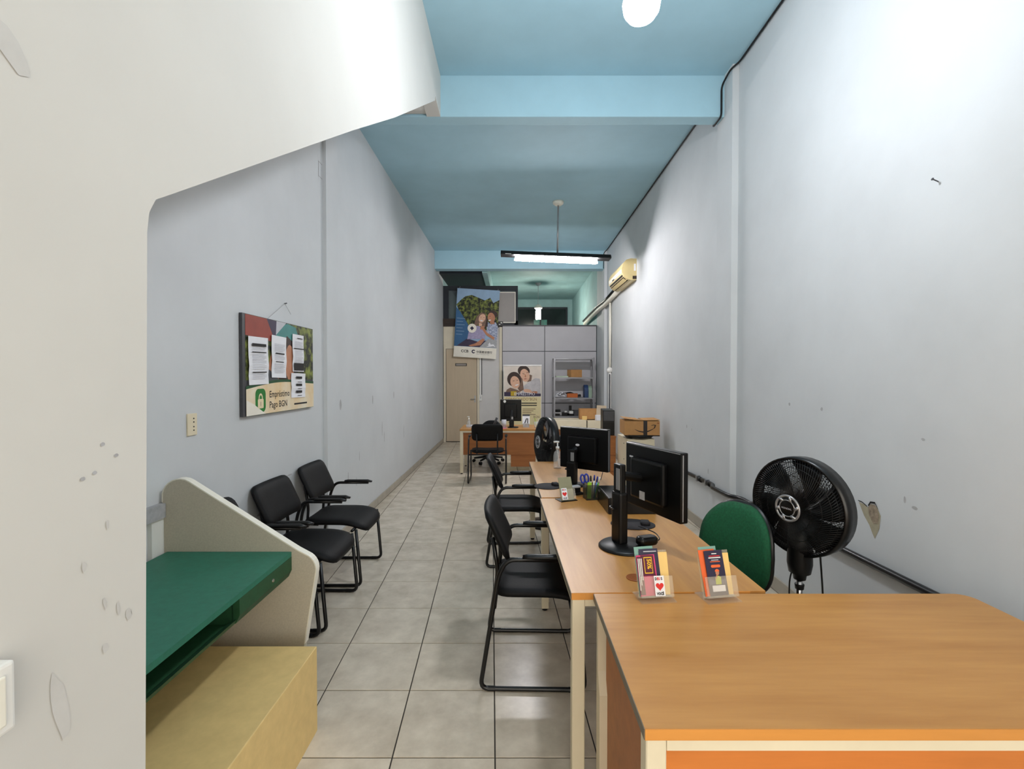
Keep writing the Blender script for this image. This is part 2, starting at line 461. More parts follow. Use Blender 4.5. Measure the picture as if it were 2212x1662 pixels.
# skirtings made of cut tiles
bs = struct('baseboard_left', bbox(XL - .004, XL + .008, 2.4, YP, -.003, .085), M_grout)
y = 2.4
while y < YP - .1:
    e = min(y + .4185, YP); obj('tile', bbox(XL + .001, XL + .014, y + .003, e - .003, .004, .09, .002, 1), M_base, bs); y = e
br = struct('baseboard_right', B(), M_grout)
bm = B(); prism(bm, [(xr(0) + .002, 0), (xr(0) - .006, 0), (xr(10) - .006, 10), (xr(10) + .002, 10)], 'z', -.003, .095)
bm.to_mesh(br.data); bm.free()
y = .2
while y < 9.9:
    e = min(y + .4185, 10)
    bm = B(); prism(bm, [(xr(y) + .001, y + .003), (xr(y) - .014, y + .003), (xr(e) - .014, e - .003), (xr(e) + .001, e - .003)], 'z', .004, .10)
    if not (3.9 < y < 4.4): obj('tile', bm, M_base, br)
    y = e

# ------------------------------------------------------------------ rear partition, door, glazed frame
wp = struct('wall_partition', bbox(XL, xr(YP) - .002, YP + .02, YP + .06, 0, 2.76), M_joint)
def panel(x0, x1, z0, z1, m=M_panel):
    return obj('panel', bbox(x0 + .008, x1 - .008, YP, YP + .03, z0 + .008, z1 - .008, .002, 1), m, wp)
xe = xr(YP) - .01
for x0, x1 in ((-.23, .775), (.775, xe)):
    panel(x0, x1, 2.15, 2.75); panel(x0, x1, .92, 2.15); panel(x0, x1, .06, .92)
M_pan2 = mat('partition_white', (212, 210, 208), .6, var=.02)
panel(-.80, -.245, .06, 2.72, M_pan2)
panel(-1.63, -.81, 2.24, 2.80, M_frame)
obj('post', bbox(-.30, -.235, YP - .035, YP + .02, 0, 2.72, .004), M_frame, wp)
obj('top_rail', bbox(-.24, xe, YP - .015, YP + .07, 2.745, 2.772), M_joint, wp)
obj('top_rail', bbox(XL, -.235, YP - .02, YP + .07, 2.735, 2.86), M_brown, wp)
# door
dr = struct('door_1', bbox(-1.555, -.835, YP - .02, YP + .015, .015, 2.20, .003), M_door)
fr_ = obj('door_frame', bbox(-1.615, -1.565, YP - .03, YP + .02, 0, 2.25), M_frame, dr)
obj('door_frame', bbox(-.825, -.775, YP - .03, YP + .02, 0, 2.25), M_frame, dr)
obj('door_frame', bbox(-1.565, -.825, YP - .03, YP + .02, 2.208, 2.25), M_frame, dr)
obj('shadow_gap', bbox(-1.565, -.825, YP - .012, YP + .012, .0, 2.208), M_ink, dr)
bm = B(); tube(bm, [(-.87, YP - .02, 1.02), (-.87, YP - .065, 1.02), (-.98, YP - .065, 1.02)], .009, 8, .02); obj('handle', bm, M_chrome, dr, True)
obj('lock_plate', bbox(-.895, -.86, YP - .026, YP - .019, .94, 1.10), M_silver, dr)
dp = obj('door_plate', bbox(-1.34, -1.07, YP - .026, YP - .019, 1.80, 1.865), M_ink, dr)
obj('plate_face', bbox(-1.325, -1.085, YP - .029, YP - .024, 1.81, 1.855), mat('plate_grey', (150, 144, 138), .5), dp)
# glazed frame above the door
wf = struct('window_1', bbox(XL, .14, YP + .02, YP + .05, 3.585, 3.70), M_dark)
for a in ((XL, -1.50, 2.86, 3.585), (.06, .14, 2.77, 3.585), (XL, .14, 2.76, 2.87)):
    obj('window_frame', bbox(a[0], a[1], YP + .01, YP + .06, a[2], a[3]), M_dark, wf)
obj('pane', bbox(-1.5, -.72, YP + .03, YP + .036, 2.87, 3.585), M_pane, wf)
obj('pane', bbox(-.68, .06, YP + .03, YP + .036, 2.87, 3.585), M_pane, wf)
obj('window_frame', bbox(-.72, -.68, YP + .01, YP + .06, 2.87, 3.585), M_dark, wf)
obj('lower_board', bbox(XL, -1.2, YP - .03, YP + .01, 2.80, 2.92), M_brown, wf)
# dark slab behind the rear beam
struct('ceiling_slab_rear', bbox(XL, -.66, 10.8, 14.2, 3.86, 3.98), M_dark)
struct('trim_slab_side', bbox(-.66, -.55, 10.6, 14.3, 3.84, CEIL), M_teal)

# ------------------------------------------------------------------ light fittings
# near round lamp
t = thing('pendant_bulb', 'glowing white bulb hanging over the oak desks near the ceiling', 'lamp', (.60, 2.25, CEIL))
bm = B(); lathe(bm, [(0, 0), (.085, 0), (.08, -.03), (.05, -.055), (0, -.06)], 20); obj('ceiling_rose', bm, M_ivory, t, True)
bm = B(); tube(bm, [(0, 0, -.05), (0, 0, -.74)], .011, 8); obj('rod', bm, M_silver, t, True)
bm = B(); lathe(bm, [(0, -.73), (.022, -.73), (.024, -.79), (.045, -.83), (.06, -.865), (0, -.865)], 20); obj('lamp_holder', bm, M_white, t, True)
bm = B(); lathe(bm, [(.06, -.866), (.078, -.885), (.086, -.92), (.08, -.955), (.062, -.982), (.035, -.998), (0, -1.003)], 28)
obj('bulb', bm, mat('globe_glow', (246, 249, 255), .5, emit=LAMP_NEAR, var=0), t, True)
# pendant tube light
t = thing('pendant_light', 'black tube light with lit white tube hanging from a thin rod', 'lamp', (.70, 7.30, CEIL))
bm = B(); lathe(bm, [(0, 0), (.085, 0), (.08, -.03), (.05, -.055), (0, -.06)], 20); obj('ceiling_rose', bm, M_ivory, t, True)
bm = B(); tube(bm, [(0, 0, -.05), (-.01, 0, -.77)], .013, 8); obj('rod', bm, M_silver, t, True)
bm = B(); prism(bm, [(-.098, -.045), (-.098, -.03), (-.05, .02), (.05, .02), (.098, -.03), (.098, -.045)], 'x', -.86, .80)
mt = Matrix.Translation((-.01, 0, -.80)) @ Matrix.Rotation(R(2.2), 4, 'Y')
bmesh.ops.transform(bm, matrix=mt, verts=bm.verts[:]); obj('fixture_body', bm, M_black, t)
bm = B(); tube(bm, [(-.64, -.0, -.075), (-.62, 0, -.082), (.58, 0, -.082), (.60, 0, -.075)], .037, 12)
bmesh.ops.transform(bm, matrix=mt, verts=bm.verts[:]); obj('tube_diffuser', bm, mat('tube_glow', (252, 248, 250), .5, emit=LAMP_TUBE, var=0), t, True)
bm = bbox(-.79, -.70, -.101, -.097, -.043, -.034); bmesh.ops.transform(bm, matrix=mt, verts=bm.verts[:]); obj('sticker', bm, M_white, t)
# bulb in the rear room
t = thing('rear_bulb', 'lit bulb hanging on a cord above the grey partition', 'lamp', (.745, 13.62, CEIL))
bm = B(); lathe(bm, [(0, 0), (.10, 0), (.06, -.06), (.02, -.08), (0, -.08)], 18); obj('ceiling_rose', bm, M_scuff, t, True)
bm = B(); tube(bm, [(0, 0, -.08), (-.01, 0, -.62)], .008, 6); obj('cord', bm, M_scuff, t)
bm = B(); lathe(bm, [(0, -.60), (.035, -.60), (.12, -.68), (.11, -.72), (0, -.72)], 18); obj('shade', bm, mat('shade_pale', (214, 204, 196), .6), t, True)
bm = B()
for k in range(4):
    a = PI / 4 + k * PI / 2
    tube(bm, [(.05 * math.cos(a), .05 * math.sin(a), -.72), (.055 * math.cos(a), .055 * math.sin(a), -1.02)], .03, 8)
obj('lamp_tubes', bm, mat('bulb_glow', (250, 246, 232), .5, emit=LAMP_REAR, var=0), t, True)

# ------------------------------------------------------------------ cables and pipes on the walls
def cable(name, label, pts, r, m, fil=.04, cat='cable', seg=7):
    bm = B(); tube(bm, pts, r, seg, fil); o = obj(name, bm, m, None, True); return tag(o, label, cat)
x4 = xr(4.1)
cable('ceiling_cable', 'thin black cable along the ceiling edge and around the beam end',
      [(xr(-1) - .02, -1, 4.185), (xr(3) - .018, 3, 4.188), (xr(4.05) - .018, 4.05, 4.185), (x4 - .075, 4.09, 4.15), (x4 - .085, 4.245, 4.10), (x4 - .085, 4.245, 3.86),
       (x4 - .09, 4.25, 3.83), (x4 - .09, 4.42, 3.825), (x4 - .03, 4.45, 3.95), (xr(5) - .018, 4.9, 4.185), (xr(10) - .02, 10.0, 4.185), (xr(10) - .07, 10.09, 4.15),
       (xr(10) - .075, 10.09, 3.82)], .008, M_ink, .05)
t = thing('wall_conduit', 'black conduit running along the right wall behind the fan', 'pipe', (0, 0, 0))
bm = B(); tube(bm, [(xr(1.0) - .02, 1.0, .61), (xr(2.2) - .02, 2.2, .575), (xr(4.0) - .02, 3.98, .535), (xr(4.1) - .078, 4.07, .533), (xr(4.4) - .078, 4.43, .525), (xr(4.5) - .02, 4.52, .523), (xr(5.9) - .02, 5.9, .475)], .019, 10, .1); obj('conduit', bm, M_blackm, t, True)
for yy in (2.0, 3.72, 4.62, 4.85):
    z = .575 - (yy - 2.2) * .026
    bm = B(); tube(bm, [(xr(yy) - .02, yy - .03, z), (xr(yy) - .02, yy + .03, z)], .026, 10); obj('coupling', bm, M_black, t, True)
    obj('clamp', bbox(xr(yy) - .045, xr(yy) - .001, yy + .045, yy + .06, z - .03, z + .03), M_silver, t)
t = thing('white_conduit', 'white vertical conduit below the air conditioner on the right wall', 'pipe', (xr(9.55) - .036, 9.55, 0))
bm = B(); tube(bm, [(0, 0, 1.70), (0, 0, 3.05)], .022, 8); tube(bm, [(.0, -.04, 3.0), (-.0, -.07, 2.5), (.0, -.03, 1.95), (0, -.02, 1.7)], .008, 6, .1); obj('pipe', bm, M_ivory, t, True)
bm = B(); tube(bm, [(0, 0, .1), (0, 0, 1.66)], .03, 8); obj('trunking', bm, M_white, t, True)
bm = B(); tube(bm, [(-.012, -.03, .3), (-.012, -.03, 1.6)], .013, 6); obj('inner_cable', bm, M_joint, t, True)
bm = B(); lathe(bm, [(0, -.03), (.055, -.03), (.055, .03), (0, .03)], 16)
bmesh.ops.transform(bm, matrix=Matrix.Translation((-.01, 0, 1.68)) @ Matrix.Rotation(PI / 2, 4, 'X'), verts=bm.verts[:]); obj('junction_box', bm, M_white, t, True)
t = thing('ac_pipe', 'wrapped pipe running from the air conditioner towards the back room', 'pipe', (0, 0, 0))
bm = B(); tube(bm, [(xr(8.6) - .05, 8.55, 3.12), (xr(9.3) - .05, 9.3, 3.08), (xr(10.0) - .08, 9.95, 3.03), (xr(10.4) - .10, 10.5, 3.02), (xr(13) - .06, 13.0, 2.98)], .045, 8, .1); obj('insulation', bm, M_ivory, t, True)
bm = B(); tube(bm, [(xr(9) - .09, 9.0, 3.15), (xr(9.8) - .10, 9.8, 3.10), (xr(10.4) - .14, 10.5, 3.08), (xr(13) - .10, 13.0, 3.05)], .025, 6, .1); obj('black_hose', bm, M_black, t, True)
t = thing('door_trunking', 'white cable trunking with a switch beside the beige door', 'switch', (-.735, YP, 0))
obj('trunking', bbox(-.03, .01, -.025, 0, 1.08, 2.2), M_white, t); obj('cable', bbox(.012, .026, -.03, 0, 1.1, 2.2), M_ink, t)
sw = obj('switch_plate', bbox(-.04, .03, -.035, 0, .98, 1.12, .004), M_white, t); obj('rocker', bbox(-.015, .005, -.041, -.035, 1.03, 1.08), M_lgrey, sw)

# left wall fixtures
t = thing('wall_outlet', 'cream outlet plate on the left wall below the notice board', 'outlet', (XL, 2.43, 1.307), R(90))
obj('plate', bbox(-.036, .036, -.008, 0, -.056, .056, .003), M_cream, t)
for z in (.03, .012, -.012, -.03): bm = B(); lathe(bm, [(0, 0), (.0035, 0), (.0035, .002), (0, .002)], 8); bmesh.ops.transform(bm, matrix=Matrix.Translation((.008, -.008, z)) @ Matrix.Rotation(PI / 2, 4, 'X'), verts=bm.verts[:]); obj('socket_hole', bm, M_ink, t)
t = thing('stair_wall_switch', 'white surface switch box on the near stair wall', 'switch', (-.63, .555, 1.165), R(90))
obj('box', bbox(-.035, .022, -.026, 0, -.042, .042, .004), M_white, t); obj('rocker', bbox(-.02, .008, -.03, -.026, -.03, .03, .002), M_ivory, t)
def nail(name, label, loc, d):
    bm = B(); v = Vector(d); tube(bm, [Vector((0, 0, 0)), v], .0025, 6); tube(bm, [v, v * 1.06], .006, 8)
    o = obj(name, bm, M_joint, None, True, loc); return tag(o, label, 'nail')
nail('wall_nail', 'bent nail high on the near stair wall', (-.632, .885, 2.50), (.02, .02, .012))
nail('wall_nail', 'small nail sticking out of the right wall up high', (xr(2.1), 2.15, 2.42), (-.03, -.006, .008))

# air conditioner
t = thing('air_conditioner', 'cream split air conditioner high on the right wall', 'air conditioner', (xr(8.1), 0, 0))
prof = [(0, 3.41), (-.10, 3.415), (-.17, 3.395), (-.215, 3.34), (-.24, 3.26), (-.235, 3.19), (-.20, 3.13), (-.15, 3.09), (-.09, 3.075), (0, 3.08)]
bm = B(); prism(bm, prof, 'y', 7.58, 8.62); obj('housing', bm, M_acb, t)
bm = B(); prism(bm, [(-.243, 3.25), (-.239, 3.19), (-.232, 3.19), (-.236, 3.25)], 'y', 7.62, 8.58); obj('front_strip', bm, M_ivory, t)
bm = B(); prism(bm, [(-.228, 3.165), (-.215, 3.142), (-.21, 3.146), (-.222, 3.168)], 'y', 7.64, 8.58); obj('vent_slot', bm, M_ink, t)
bm = B(); prism(bm, [(-.205, 3.128), (-.13, 3.078), (-.128, 3.084), (-.202, 3.136)], 'y', 7.64, 8.58); sl = obj('vent_slot', bm, M_ink, t)
for k in range(6):
    yy = 7.75 + k * .15; bm = B(); prism(bm, [(-.20, 3.124), (-.14, 3.084), (-.14, 3.076), (-.20, 3.116)], 'y', yy, yy + .012); obj('louvre', bm, M_cardd, sl)
bm = B(); prism(bm, [(-.2, 3.112), (-.15, 3.078), (-.148, 3.083), (-.198, 3.117)], 'y', 7.66, 8.56); obj('flap', bm, M_acb, t)
obj('sticker', bbox(-.05, -.02, 7.577, 7.582, 3.22, 3.33), M_paper, t); obj('corner_cap', bbox(-.07, -.005, 7.577, 7.582, 3.09, 3.14), M_brown, t)
obj('led_display', bbox(-.241, -.236, 8.15, 8.3, 3.19, 3.21), M_ink, t)

# ------------------------------------------------------------------ desks
def desk(name, label, L, D, loc, rotz, h=.735, inset=.04, front=M_oake, sidepanel=False, pedestal=False, round_corner=False, endband=None):
    t = thing(name, label, 'desk', loc, rotz)
    if round_corner:
        pts = [(-L / 2, -D / 2), (L / 2, -D / 2)] + [(L / 2 - .05 + .05 * math.cos(R(a)), D / 2 - .05 + .05 * math.sin(R(a))) for a in range(0, 91, 15)] + [(-L / 2, D / 2)]
    else: pts = [(-L / 2, -D / 2), (L / 2, -D / 2), (L / 2, D / 2), (-L / 2, D / 2)]
    bm = B(); prism(bm, pts, 'z', h - .026, h); top = obj('tabletop', bm, M_oak, t)
    obj('edge_band', bbox(-L / 2, L / 2, -D / 2 - .002, -D / 2 + .001, h - .026, h - .001), front, top)
    obj('edge_band', bbox(-L / 2 - .002, -L / 2 + .001, -D / 2, D / 2, h - .026, h - .001), M_gband, top)
    obj('edge_band', bbox(L / 2 - .001, L / 2 + .002, -D / 2, D / 2 - .06, h - .026, h - .001), endband or M_gband, top)
    for sx in (-1, 1):
        x = sx * (L / 2 - .028)
        for sy in (-1, 1):
            y = sy * (D / 2 - .028)
            if sy > 0 and sidepanel:
                bm = B(); prism(bm, [(y - .014, h - .026), (y + .014, h - .026), (y + .014, .015), (y - .05, .015), (y - .05, .40), (y - .014, .47)], 'x', x - .02, x + .02); obj('leg', bm, M_cream, t)
            else: obj('leg', bbox(x - .024, x + .024, y - .024, y + .024, .015, h - .026, .003, 1), M_cream, t)
            bm = B(); lathe(bm, [(0, 0), (.018, 0), (.018, .016), (0, .016)], 12, (x, y, 0)); obj('foot', bm, M_black, t)
        obj('side_rail', bbox(x - .018, x + .018, -D / 2 + .05, D / 2 - .05, h - .056, h - .027), M_cream, t)
        if sidepanel:
            obj('side_panel', bbox(x - .012 + .02 * sx * -1, x + .012 + .02 * sx * -1, -D / 2 + .06, D / 2 - .055, .06, h - .06), M_oakd, t)
    obj('front_rail', bbox(-L / 2 + .053, L / 2 - .053, -D / 2 + .006, -D / 2 + .04, h - .056, h - .027), M_cream, t)
    obj('modesty_panel', bbox(-L / 2 + .053, L / 2 - .053, -D / 2 + inset, -D / 2 + inset + .016, .30, h - .057), M_oakd if front is not M_oake or inset > .1 else mat('oak_panel_front', (206, 124, 56), .5, var=.06, scale=2.5, stretch=(.9, 9, 9)), t)
    if pedestal:
        x0, x1 = pedestal
        pd = obj('pedestal', bbox(x0, x1, -D / 2 + .1, D / 2 - .08, .10, h - .03), M_oakd, t)
        for k in range(3):
            z0 = .115 + k * .195; obj('drawer', bbox(x0 + .005, x1 - .005, -D / 2 + .088, -D / 2 + .1, z0, z0 + .185), M_oakd, pd)
    return t
d1 = desk('front_desk', 'oak topped desk with cream legs across the foreground', 1.395, .69, (1.005, 1.44, 0), 0, sidepanel=True, round_corner=True)
d2 = desk('side_desk', 'oak desk with big monitor beside the nearest desk-side chair', 1.40, .74, (.577, 2.500, .0), R(-90 + 1.4), inset=.30, front=M_gband, endband=M_oake)
d3 = desk('side_desk', 'oak desk with pen holder and sanitizer at the far end of the row', 1.36, .65, (.508, 3.905, 0), R(-90 + 1.4), inset=.30, front=M_gband, endband=M_oake)
d4 = desk('rear_desk', 'oak desk with cream legs in front of the beige door', 1.38, .72, (-.14, 7.95, 0), 0, h=.715, inset=.05, front=M_oak, pedestal=(.12, .52))
DT = .735

# ------------------------------------------------------------------ armchairs (facing local +x)
def armchair(name, label, loc, rotz, group):
    t = thing(name, label, 'chair', loc, rotz, group)
    for s in (-1, 1):
        y = s * .272
        bm = B(); tube(bm, [(.155, y, .652), (-.125, y, .652), (-.165, y, .57), (-.255, y, .012), (.262, y, .012), (.225, y, .425)], .0115, 9, .045); obj('side_frame', bm, M_blackm, t, True)
        bm = B(); tube(bm, [(-.045, y, .667), (-.02, y, .668), (.15, y, .668), (.185, y, .660)], [.010, .016, .016, .009], 10); bmesh.ops.scale(bm, vec=(1, 1.35, .75), space=Matrix.Translation((0, -y, -.665)), verts=bm.verts[:]); obj('arm_pad', bm, M_black, t, True)
        for fx in (-.2, .2):
            bm = B(); tube(bm, [(fx - .02, y, .012), (fx + .02, y, .012)], .0125, 8); obj('glide', bm, M_black, t)
        bm = B(); tube(bm, [(-.10, s * .15, .425), (-.185, s * .15, .43), (-.175, s * .15, .55), (-.20, s * .15, .72)], .011, 8, .03); obj('back_support', bm, M_blackm, t, True)
    for x in (.195, -.185):
        bm = B(); tube(bm, [(x, -.272, .415), (x, .272, .415)], .0105, 8); obj('crossbar', bm, M_blackm, t, True)
    bm = pad(.47, .475, .05, .085, 12, 14, lambda u, v, n: (v + .045, u, .452 + n - .05 * max(0, (v + .02) / .24) ** 3 + .008 * (u / .23) ** 2)); obj('seat', bm, M_bfab, t, True)
    bm = pad(.455, .275, .036, .06, 14, 8, lambda u, v, n: (-.188 - v * .42 + n + .42 * u * u - .0, u, .738 + v * .91 + n * .4)); obj('backrest', bm, M_bfab, t, True)
    return t
g = 'black armchairs'
ca = armchair('armchair', 'black armchair against the left wall, farthest of its row', (-1.372, 3.775, 0), 0, 'armchairs along the left wall')
copy_thing(ca, (-1.378, 3.15, 0), R(-1), 'black armchair at the left wall beside the green study desk', 'armchairs along the left wall')
copy_thing(ca, (-1.40, 2.545, 0), R(1), 'black armchair mostly hidden behind the green study desk', 'armchairs along the left wall')
copy_thing(ca, (.105, 2.605, 0), R(-1.5), 'black armchair drawn up to the oak desk, nearest of all chairs', 'armchairs at the desk row')
copy_thing(ca, (.035, 4.135, 0), R(2), 'black armchair at the far oak desk of the row beside the sanitizer', 'armchairs at the desk row')
copy_thing(ca, (-.36, 7.12, 0), R(90), 'black armchair with its back turned before the rear desk', 'visitor chair')

# ------------------------------------------------------------------ swivel chairs (front faces local -x)
def swivel(name, label, loc, rotz, fab, back_z, back_h, seat_z, shell):
    t = thing(name, label, 'chair', loc, rotz)
    for k in range(5):
        a = 2 * PI * k / 5 + .3; d = Vector((math.cos(a), math.sin(a), 0))
        bm = B(); tube(bm, [d * .03 + Vector((0, 0, .11)), d * .27 + Vector((0, 0, .075))], [.024, .016], 8); lg = obj('leg', bm, M_black, t, True)
        bm = B()
        for s in (-1, 1):
            n = Vector((-d.y, d.x, 0)); c = d * .275 + n * .014 * s + Vector((0, 0, .028)); tube(bm, [c - n * .009, c + n * .009], .028, 12)
        obj('caster', bm, M_black, lg, True)
    bm = B(); lathe(bm, [(0, .07), (.035, .07), (.035, .22), (.02, .23), (.02, seat_z - .05), (0, seat_z - .05)], 14); obj('gas_column', bm, M_black, t, True)
    bm = pad(.46, .44, .07, .12, 12, 12, lambda u, v, n: (v, u, seat_z + n)); obj('seat', bm, fab, t, True)
    bm = pad(.42, back_h, .045, .17, 14, 14, lambda u, v, n: (.235 - n - .55 * u * u + .06 * (v / .2) ** 2 * .3 + v * .10, u * (1 - .12 * max(0, v / (back_h / 2))), back_z + v)); obj('backrest', bm, fab, t, True)
    bm = pad(.435, back_h + .015, .03, .175, 14, 14, lambda u, v, n: (.258 - n - .55 * u * u + .06 * (v / .2) ** 2 * .3 + v * .10, u * (1 - .12 * max(0, v / (back_h / 2))), back_z + v)); obj('back_shell', bm, shell, t, True)
    bm = B(); tube(bm, [(.0, 0, seat_z - .05), (.24, 0, seat_z - .05), (.27, 0, back_z)], .02, 8, .06); obj('back_bar', bm, M_black, t, True)
    return t
swivel('swivel_chair', 'green fabric swivel chair with black back shell beside the fan', (.985, 2.43, 0), R(28), M_gfab, .645, .45, .44, M_black)
swivel('swivel_chair', 'low black swivel chair behind the rear desk, casters showing', (-.42, 8.62, 0), R(80), M_bfab, .60, .26, .42, M_black)

# ------------------------------------------------------------------ green study carrel on the left
t = thing('study_desk', 'green topped study desk with speckled cream side screen and straw base', 'desk', (0, 0, 0))
pts = [(-1.615, .05), (-1.615, .97)] + [(-1.535 + .08 * math.cos(R(a)), .995 + .08 * math.sin(R(a))) for a in range(170, 55, -14)] + \
      [(-1.0, .748)] + [(-.985 + .075 * math.cos(R(a)), .655 + .075 * math.sin(R(a))) for a in range(56, -11, -11)] + [(-.965, .31), (-.985, .05)]
bm = B(); prism(bm, pts, 'y', 2.205, 2.235); sp = obj('side_screen', bm, M_creamb, t)
cp = [Vector((p[0], 2.222, p[1])) for p in pts[1:-1]]
bm = B()
for a, b in zip(cp, cp[1:]):
    d = b - a; L = d.length
    if L < 1e-4: continue
    ang = math.atan2(d.z, d.x)
    box(bm, -.001, L + .001, -.018, .02, -.001, .004, Matrix.Translation(a) @ Matrix.Rotation(-ang, 4, 'Y'))
obj('edge_strip', bm, M_ivory, sp)
TZ = .74
bm = B(); prism(bm, [(-1.595, .70 + .17), (-1.02, .70 + .17), (-1.02, 2.203), (-1.595, 2.203)], 'z', TZ - .022, TZ)
top = obj('tabletop', bm, M_green, t)
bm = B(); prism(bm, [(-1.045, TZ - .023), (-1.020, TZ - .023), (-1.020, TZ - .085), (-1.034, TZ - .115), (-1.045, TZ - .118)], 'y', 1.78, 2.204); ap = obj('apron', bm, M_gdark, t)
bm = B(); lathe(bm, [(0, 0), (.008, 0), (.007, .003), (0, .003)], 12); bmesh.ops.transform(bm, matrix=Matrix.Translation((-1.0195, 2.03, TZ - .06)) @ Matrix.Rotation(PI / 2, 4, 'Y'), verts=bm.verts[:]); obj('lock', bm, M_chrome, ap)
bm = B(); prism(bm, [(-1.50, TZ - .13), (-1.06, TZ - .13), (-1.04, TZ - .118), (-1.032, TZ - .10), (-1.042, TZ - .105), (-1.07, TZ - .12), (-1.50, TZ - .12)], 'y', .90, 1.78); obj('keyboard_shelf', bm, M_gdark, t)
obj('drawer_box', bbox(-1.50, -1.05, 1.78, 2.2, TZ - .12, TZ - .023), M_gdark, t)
obj('back_board', bbox(-1.52, -1.50, .90, 2.2, TZ - .13, TZ - .023), M_dark, t)
bm = bbox(-1.60, -.852, .86, 2.075, .0, .372, .004); obj('base_cabinet', bm, M_yel, t)
obj('rear_upright', bbox(-1.60, -1.57, .90, 2.2, .37, TZ - .022), M_yel, t)
# ledge by the wall, seen past the stair wall
t = thing('wall_ledge', 'small grey ledge on the left wall behind the green study desk', 'ledge', (XL, 2.3, 0))
obj('shelf', bbox(0, .03, -.35, -.07, .90, .965), M_scuff, t); obj('bracket', bbox(0, .02, -.17, -.07, .55, .90), M_white, t); obj('cable', bbox(.0, .012, -.34, -.33, .6, 1.02), M_ink, t)

# ------------------------------------------------------------------ pedestal fans (blade axis = local -y)
def fan(name, label, loc, hz, yaw, pitch, rad=.245):
    t = thing(name, label, 'fan', loc, 0)
    bm = B(); lathe(bm, [(0, 0), (.20, 0), (.205, .012), (.19, .026), (.06, .045), (.03, .09), (0, .09)], 36); obj('base', bm, M_black, t, True)
    bm = B(); tube(bm, [(0, 0, .08), (0, 0, hz - .30)], .014, 12); obj('pole', bm, M_chrome, t, True)
    bm = B(); lathe(bm, [(0, hz - .42), (.02, hz - .42), (.022, hz - .40), (.022, hz - .395), (0, hz - .395)], 12); obj('pole_collar', bm, M_black, t, True)
    bm = B(); lathe(bm, [(0, hz - .37), (.028, hz - .37), (.032, hz - .345), (.05, hz - .335), (.058, hz - .29), (.056, hz - .20), (.05, hz - .08), (0, hz - .07)], 20); obj('neck_housing', bm, M_black, t, True)
    T = Matrix.Translation((0, 0, hz)) @ Matrix.Rotation(yaw, 4, 'Z') @ Matrix.Rotation(pitch, 4, 'X')
    def fin(name, bm, m, smooth=True, par=None):
        bmesh.ops.transform(bm, matrix=T, verts=bm.verts[:]); return obj(name, bm, m, par or t, smooth)
    RX = Matrix.Rotation(PI / 2, 4, 'X')      # local z -> -y
    bm = B(); lathe(bm, [(0, -.22), (.05, -.21), (.075, -.16), (.08, -.07), (.03, -.05), (0, -.05)], 20); bmesh.ops.transform(bm, matrix=RX, verts=bm.verts[:]); fin('motor', bm, M_black)
    bm = B(); lathe(bm, [(rad - .012, -.035), (rad, -.045), (rad + .003, 0), (rad, .04), (rad - .012, .036), (rad - .006, 0), (rad - .012, -.035)], 48)
    bmesh.ops.delete(bm, geom=[f for f in bm.faces if len(f.verts) > 4], context='FACES')
    bmesh.ops.transform(bm, matrix=RX, verts=bm.verts[:]); fin('rim', bm, M_blackm)
    def guard(depth, bulge, n, r0):
        bm = B()
        for k in range(n):
            P = []
            for s in range(7):
                q = s / 6; r = r0 + (rad - .008 - r0) * q; a = 2 * PI * k / n + .55 * q
                P.append((r * math.cos(a), -(depth + bulge * (1 - q ** 3)), r * math.sin(a)))
            tube(bm, P, .0019, 4)
        for q in (.35, .6, .8, .92):
            r = r0 + (rad - .008 - r0) * q
            tube(bm, [(r * math.cos(2 * PI * k / 40), -(depth + bulge * (1 - q ** 3)), r * math.sin(2 * PI * k / 40)) for k in range(40)], .0016, 4, closed=True)
        return bm
    fin('front_guard', guard(.036, .055, 110, .05), M_black)
    fin('rear_guard', guard(-.04, -.045, 110, .06), M_black)
    for k in range(6):
        bm = B(); a0 = 2 * PI * k / 6; rows = []
        for i in range(7):
            q = i / 6; r = .035 + (rad - .055) * q; w = .56 + .28 * math.sin(PI * min(1, q * 1.15) * .62)
            rows.append([bm.verts.new((r * math.cos(a0 + (u - .5) * w * 1.05 + .35 * q), (u - .5) * .055 * (1 - .3 * q), r * math.sin(a0 + (u - .5) * w * 1.05 + .35 * q))) for u in (0, .2, .4, .6, .8, 1)])
        for A, D in zip(rows, rows[1:]):
            for i in range(5): bm.faces.new((A[i], A[i + 1], D[i + 1], D[i]))
        bl = fin('blade', bm, M_black); sm = bl.modifiers.new('thickness', 'SOLIDIFY'); sm.thickness = .004
    bm = B(); lathe(bm, [(0, .07), (.066, .07), (.066, .088), (.05, .099), (0, .101)], 32); bmesh.ops.transform(bm, matrix=RX, verts=bm.verts[:]); hub = fin('hub_cap', bm, M_black)
    bm = B(); tube(bm, [(.061 * math.cos(2 * PI * k / 36), -.094, .061 * math.sin(2 * PI * k / 36)) for k in range(36)], .0065, 8, closed=True)
    tube(bm, [(.040 * math.cos(2 * PI * k / 36), -.0985, .040 * math.sin(2 * PI * k / 36)) for k in range(36)], .003, 6, closed=True)
    for k in range(6):
        a = 2 * PI * k / 6; tube(bm, [(.040 * math.cos(a), -.099, .040 * math.sin(a)), (.061 * math.cos(a + .3), -.096, .061 * math.sin(a + .3))], .007, 6)
    fin('hub_ring', bm, M_silver, True, hub)
    lt = text(hub, 'lettering', 'MONDIAL', .012, M_lgrey, 0, -.004, .1025, 'CENTER'); lt.data.transform(T)
    bm = B(); box(bm, -.012, .012, -.02, .03, -rad - .02, -rad + .012); fin('clip', bm, M_black, False)
    return t
f1 = fan('pedestal_fan', 'black pedestal fan with silver hub ring behind the foreground desk', (1.45, 2.40, 0), .900, R(-66), R(1))
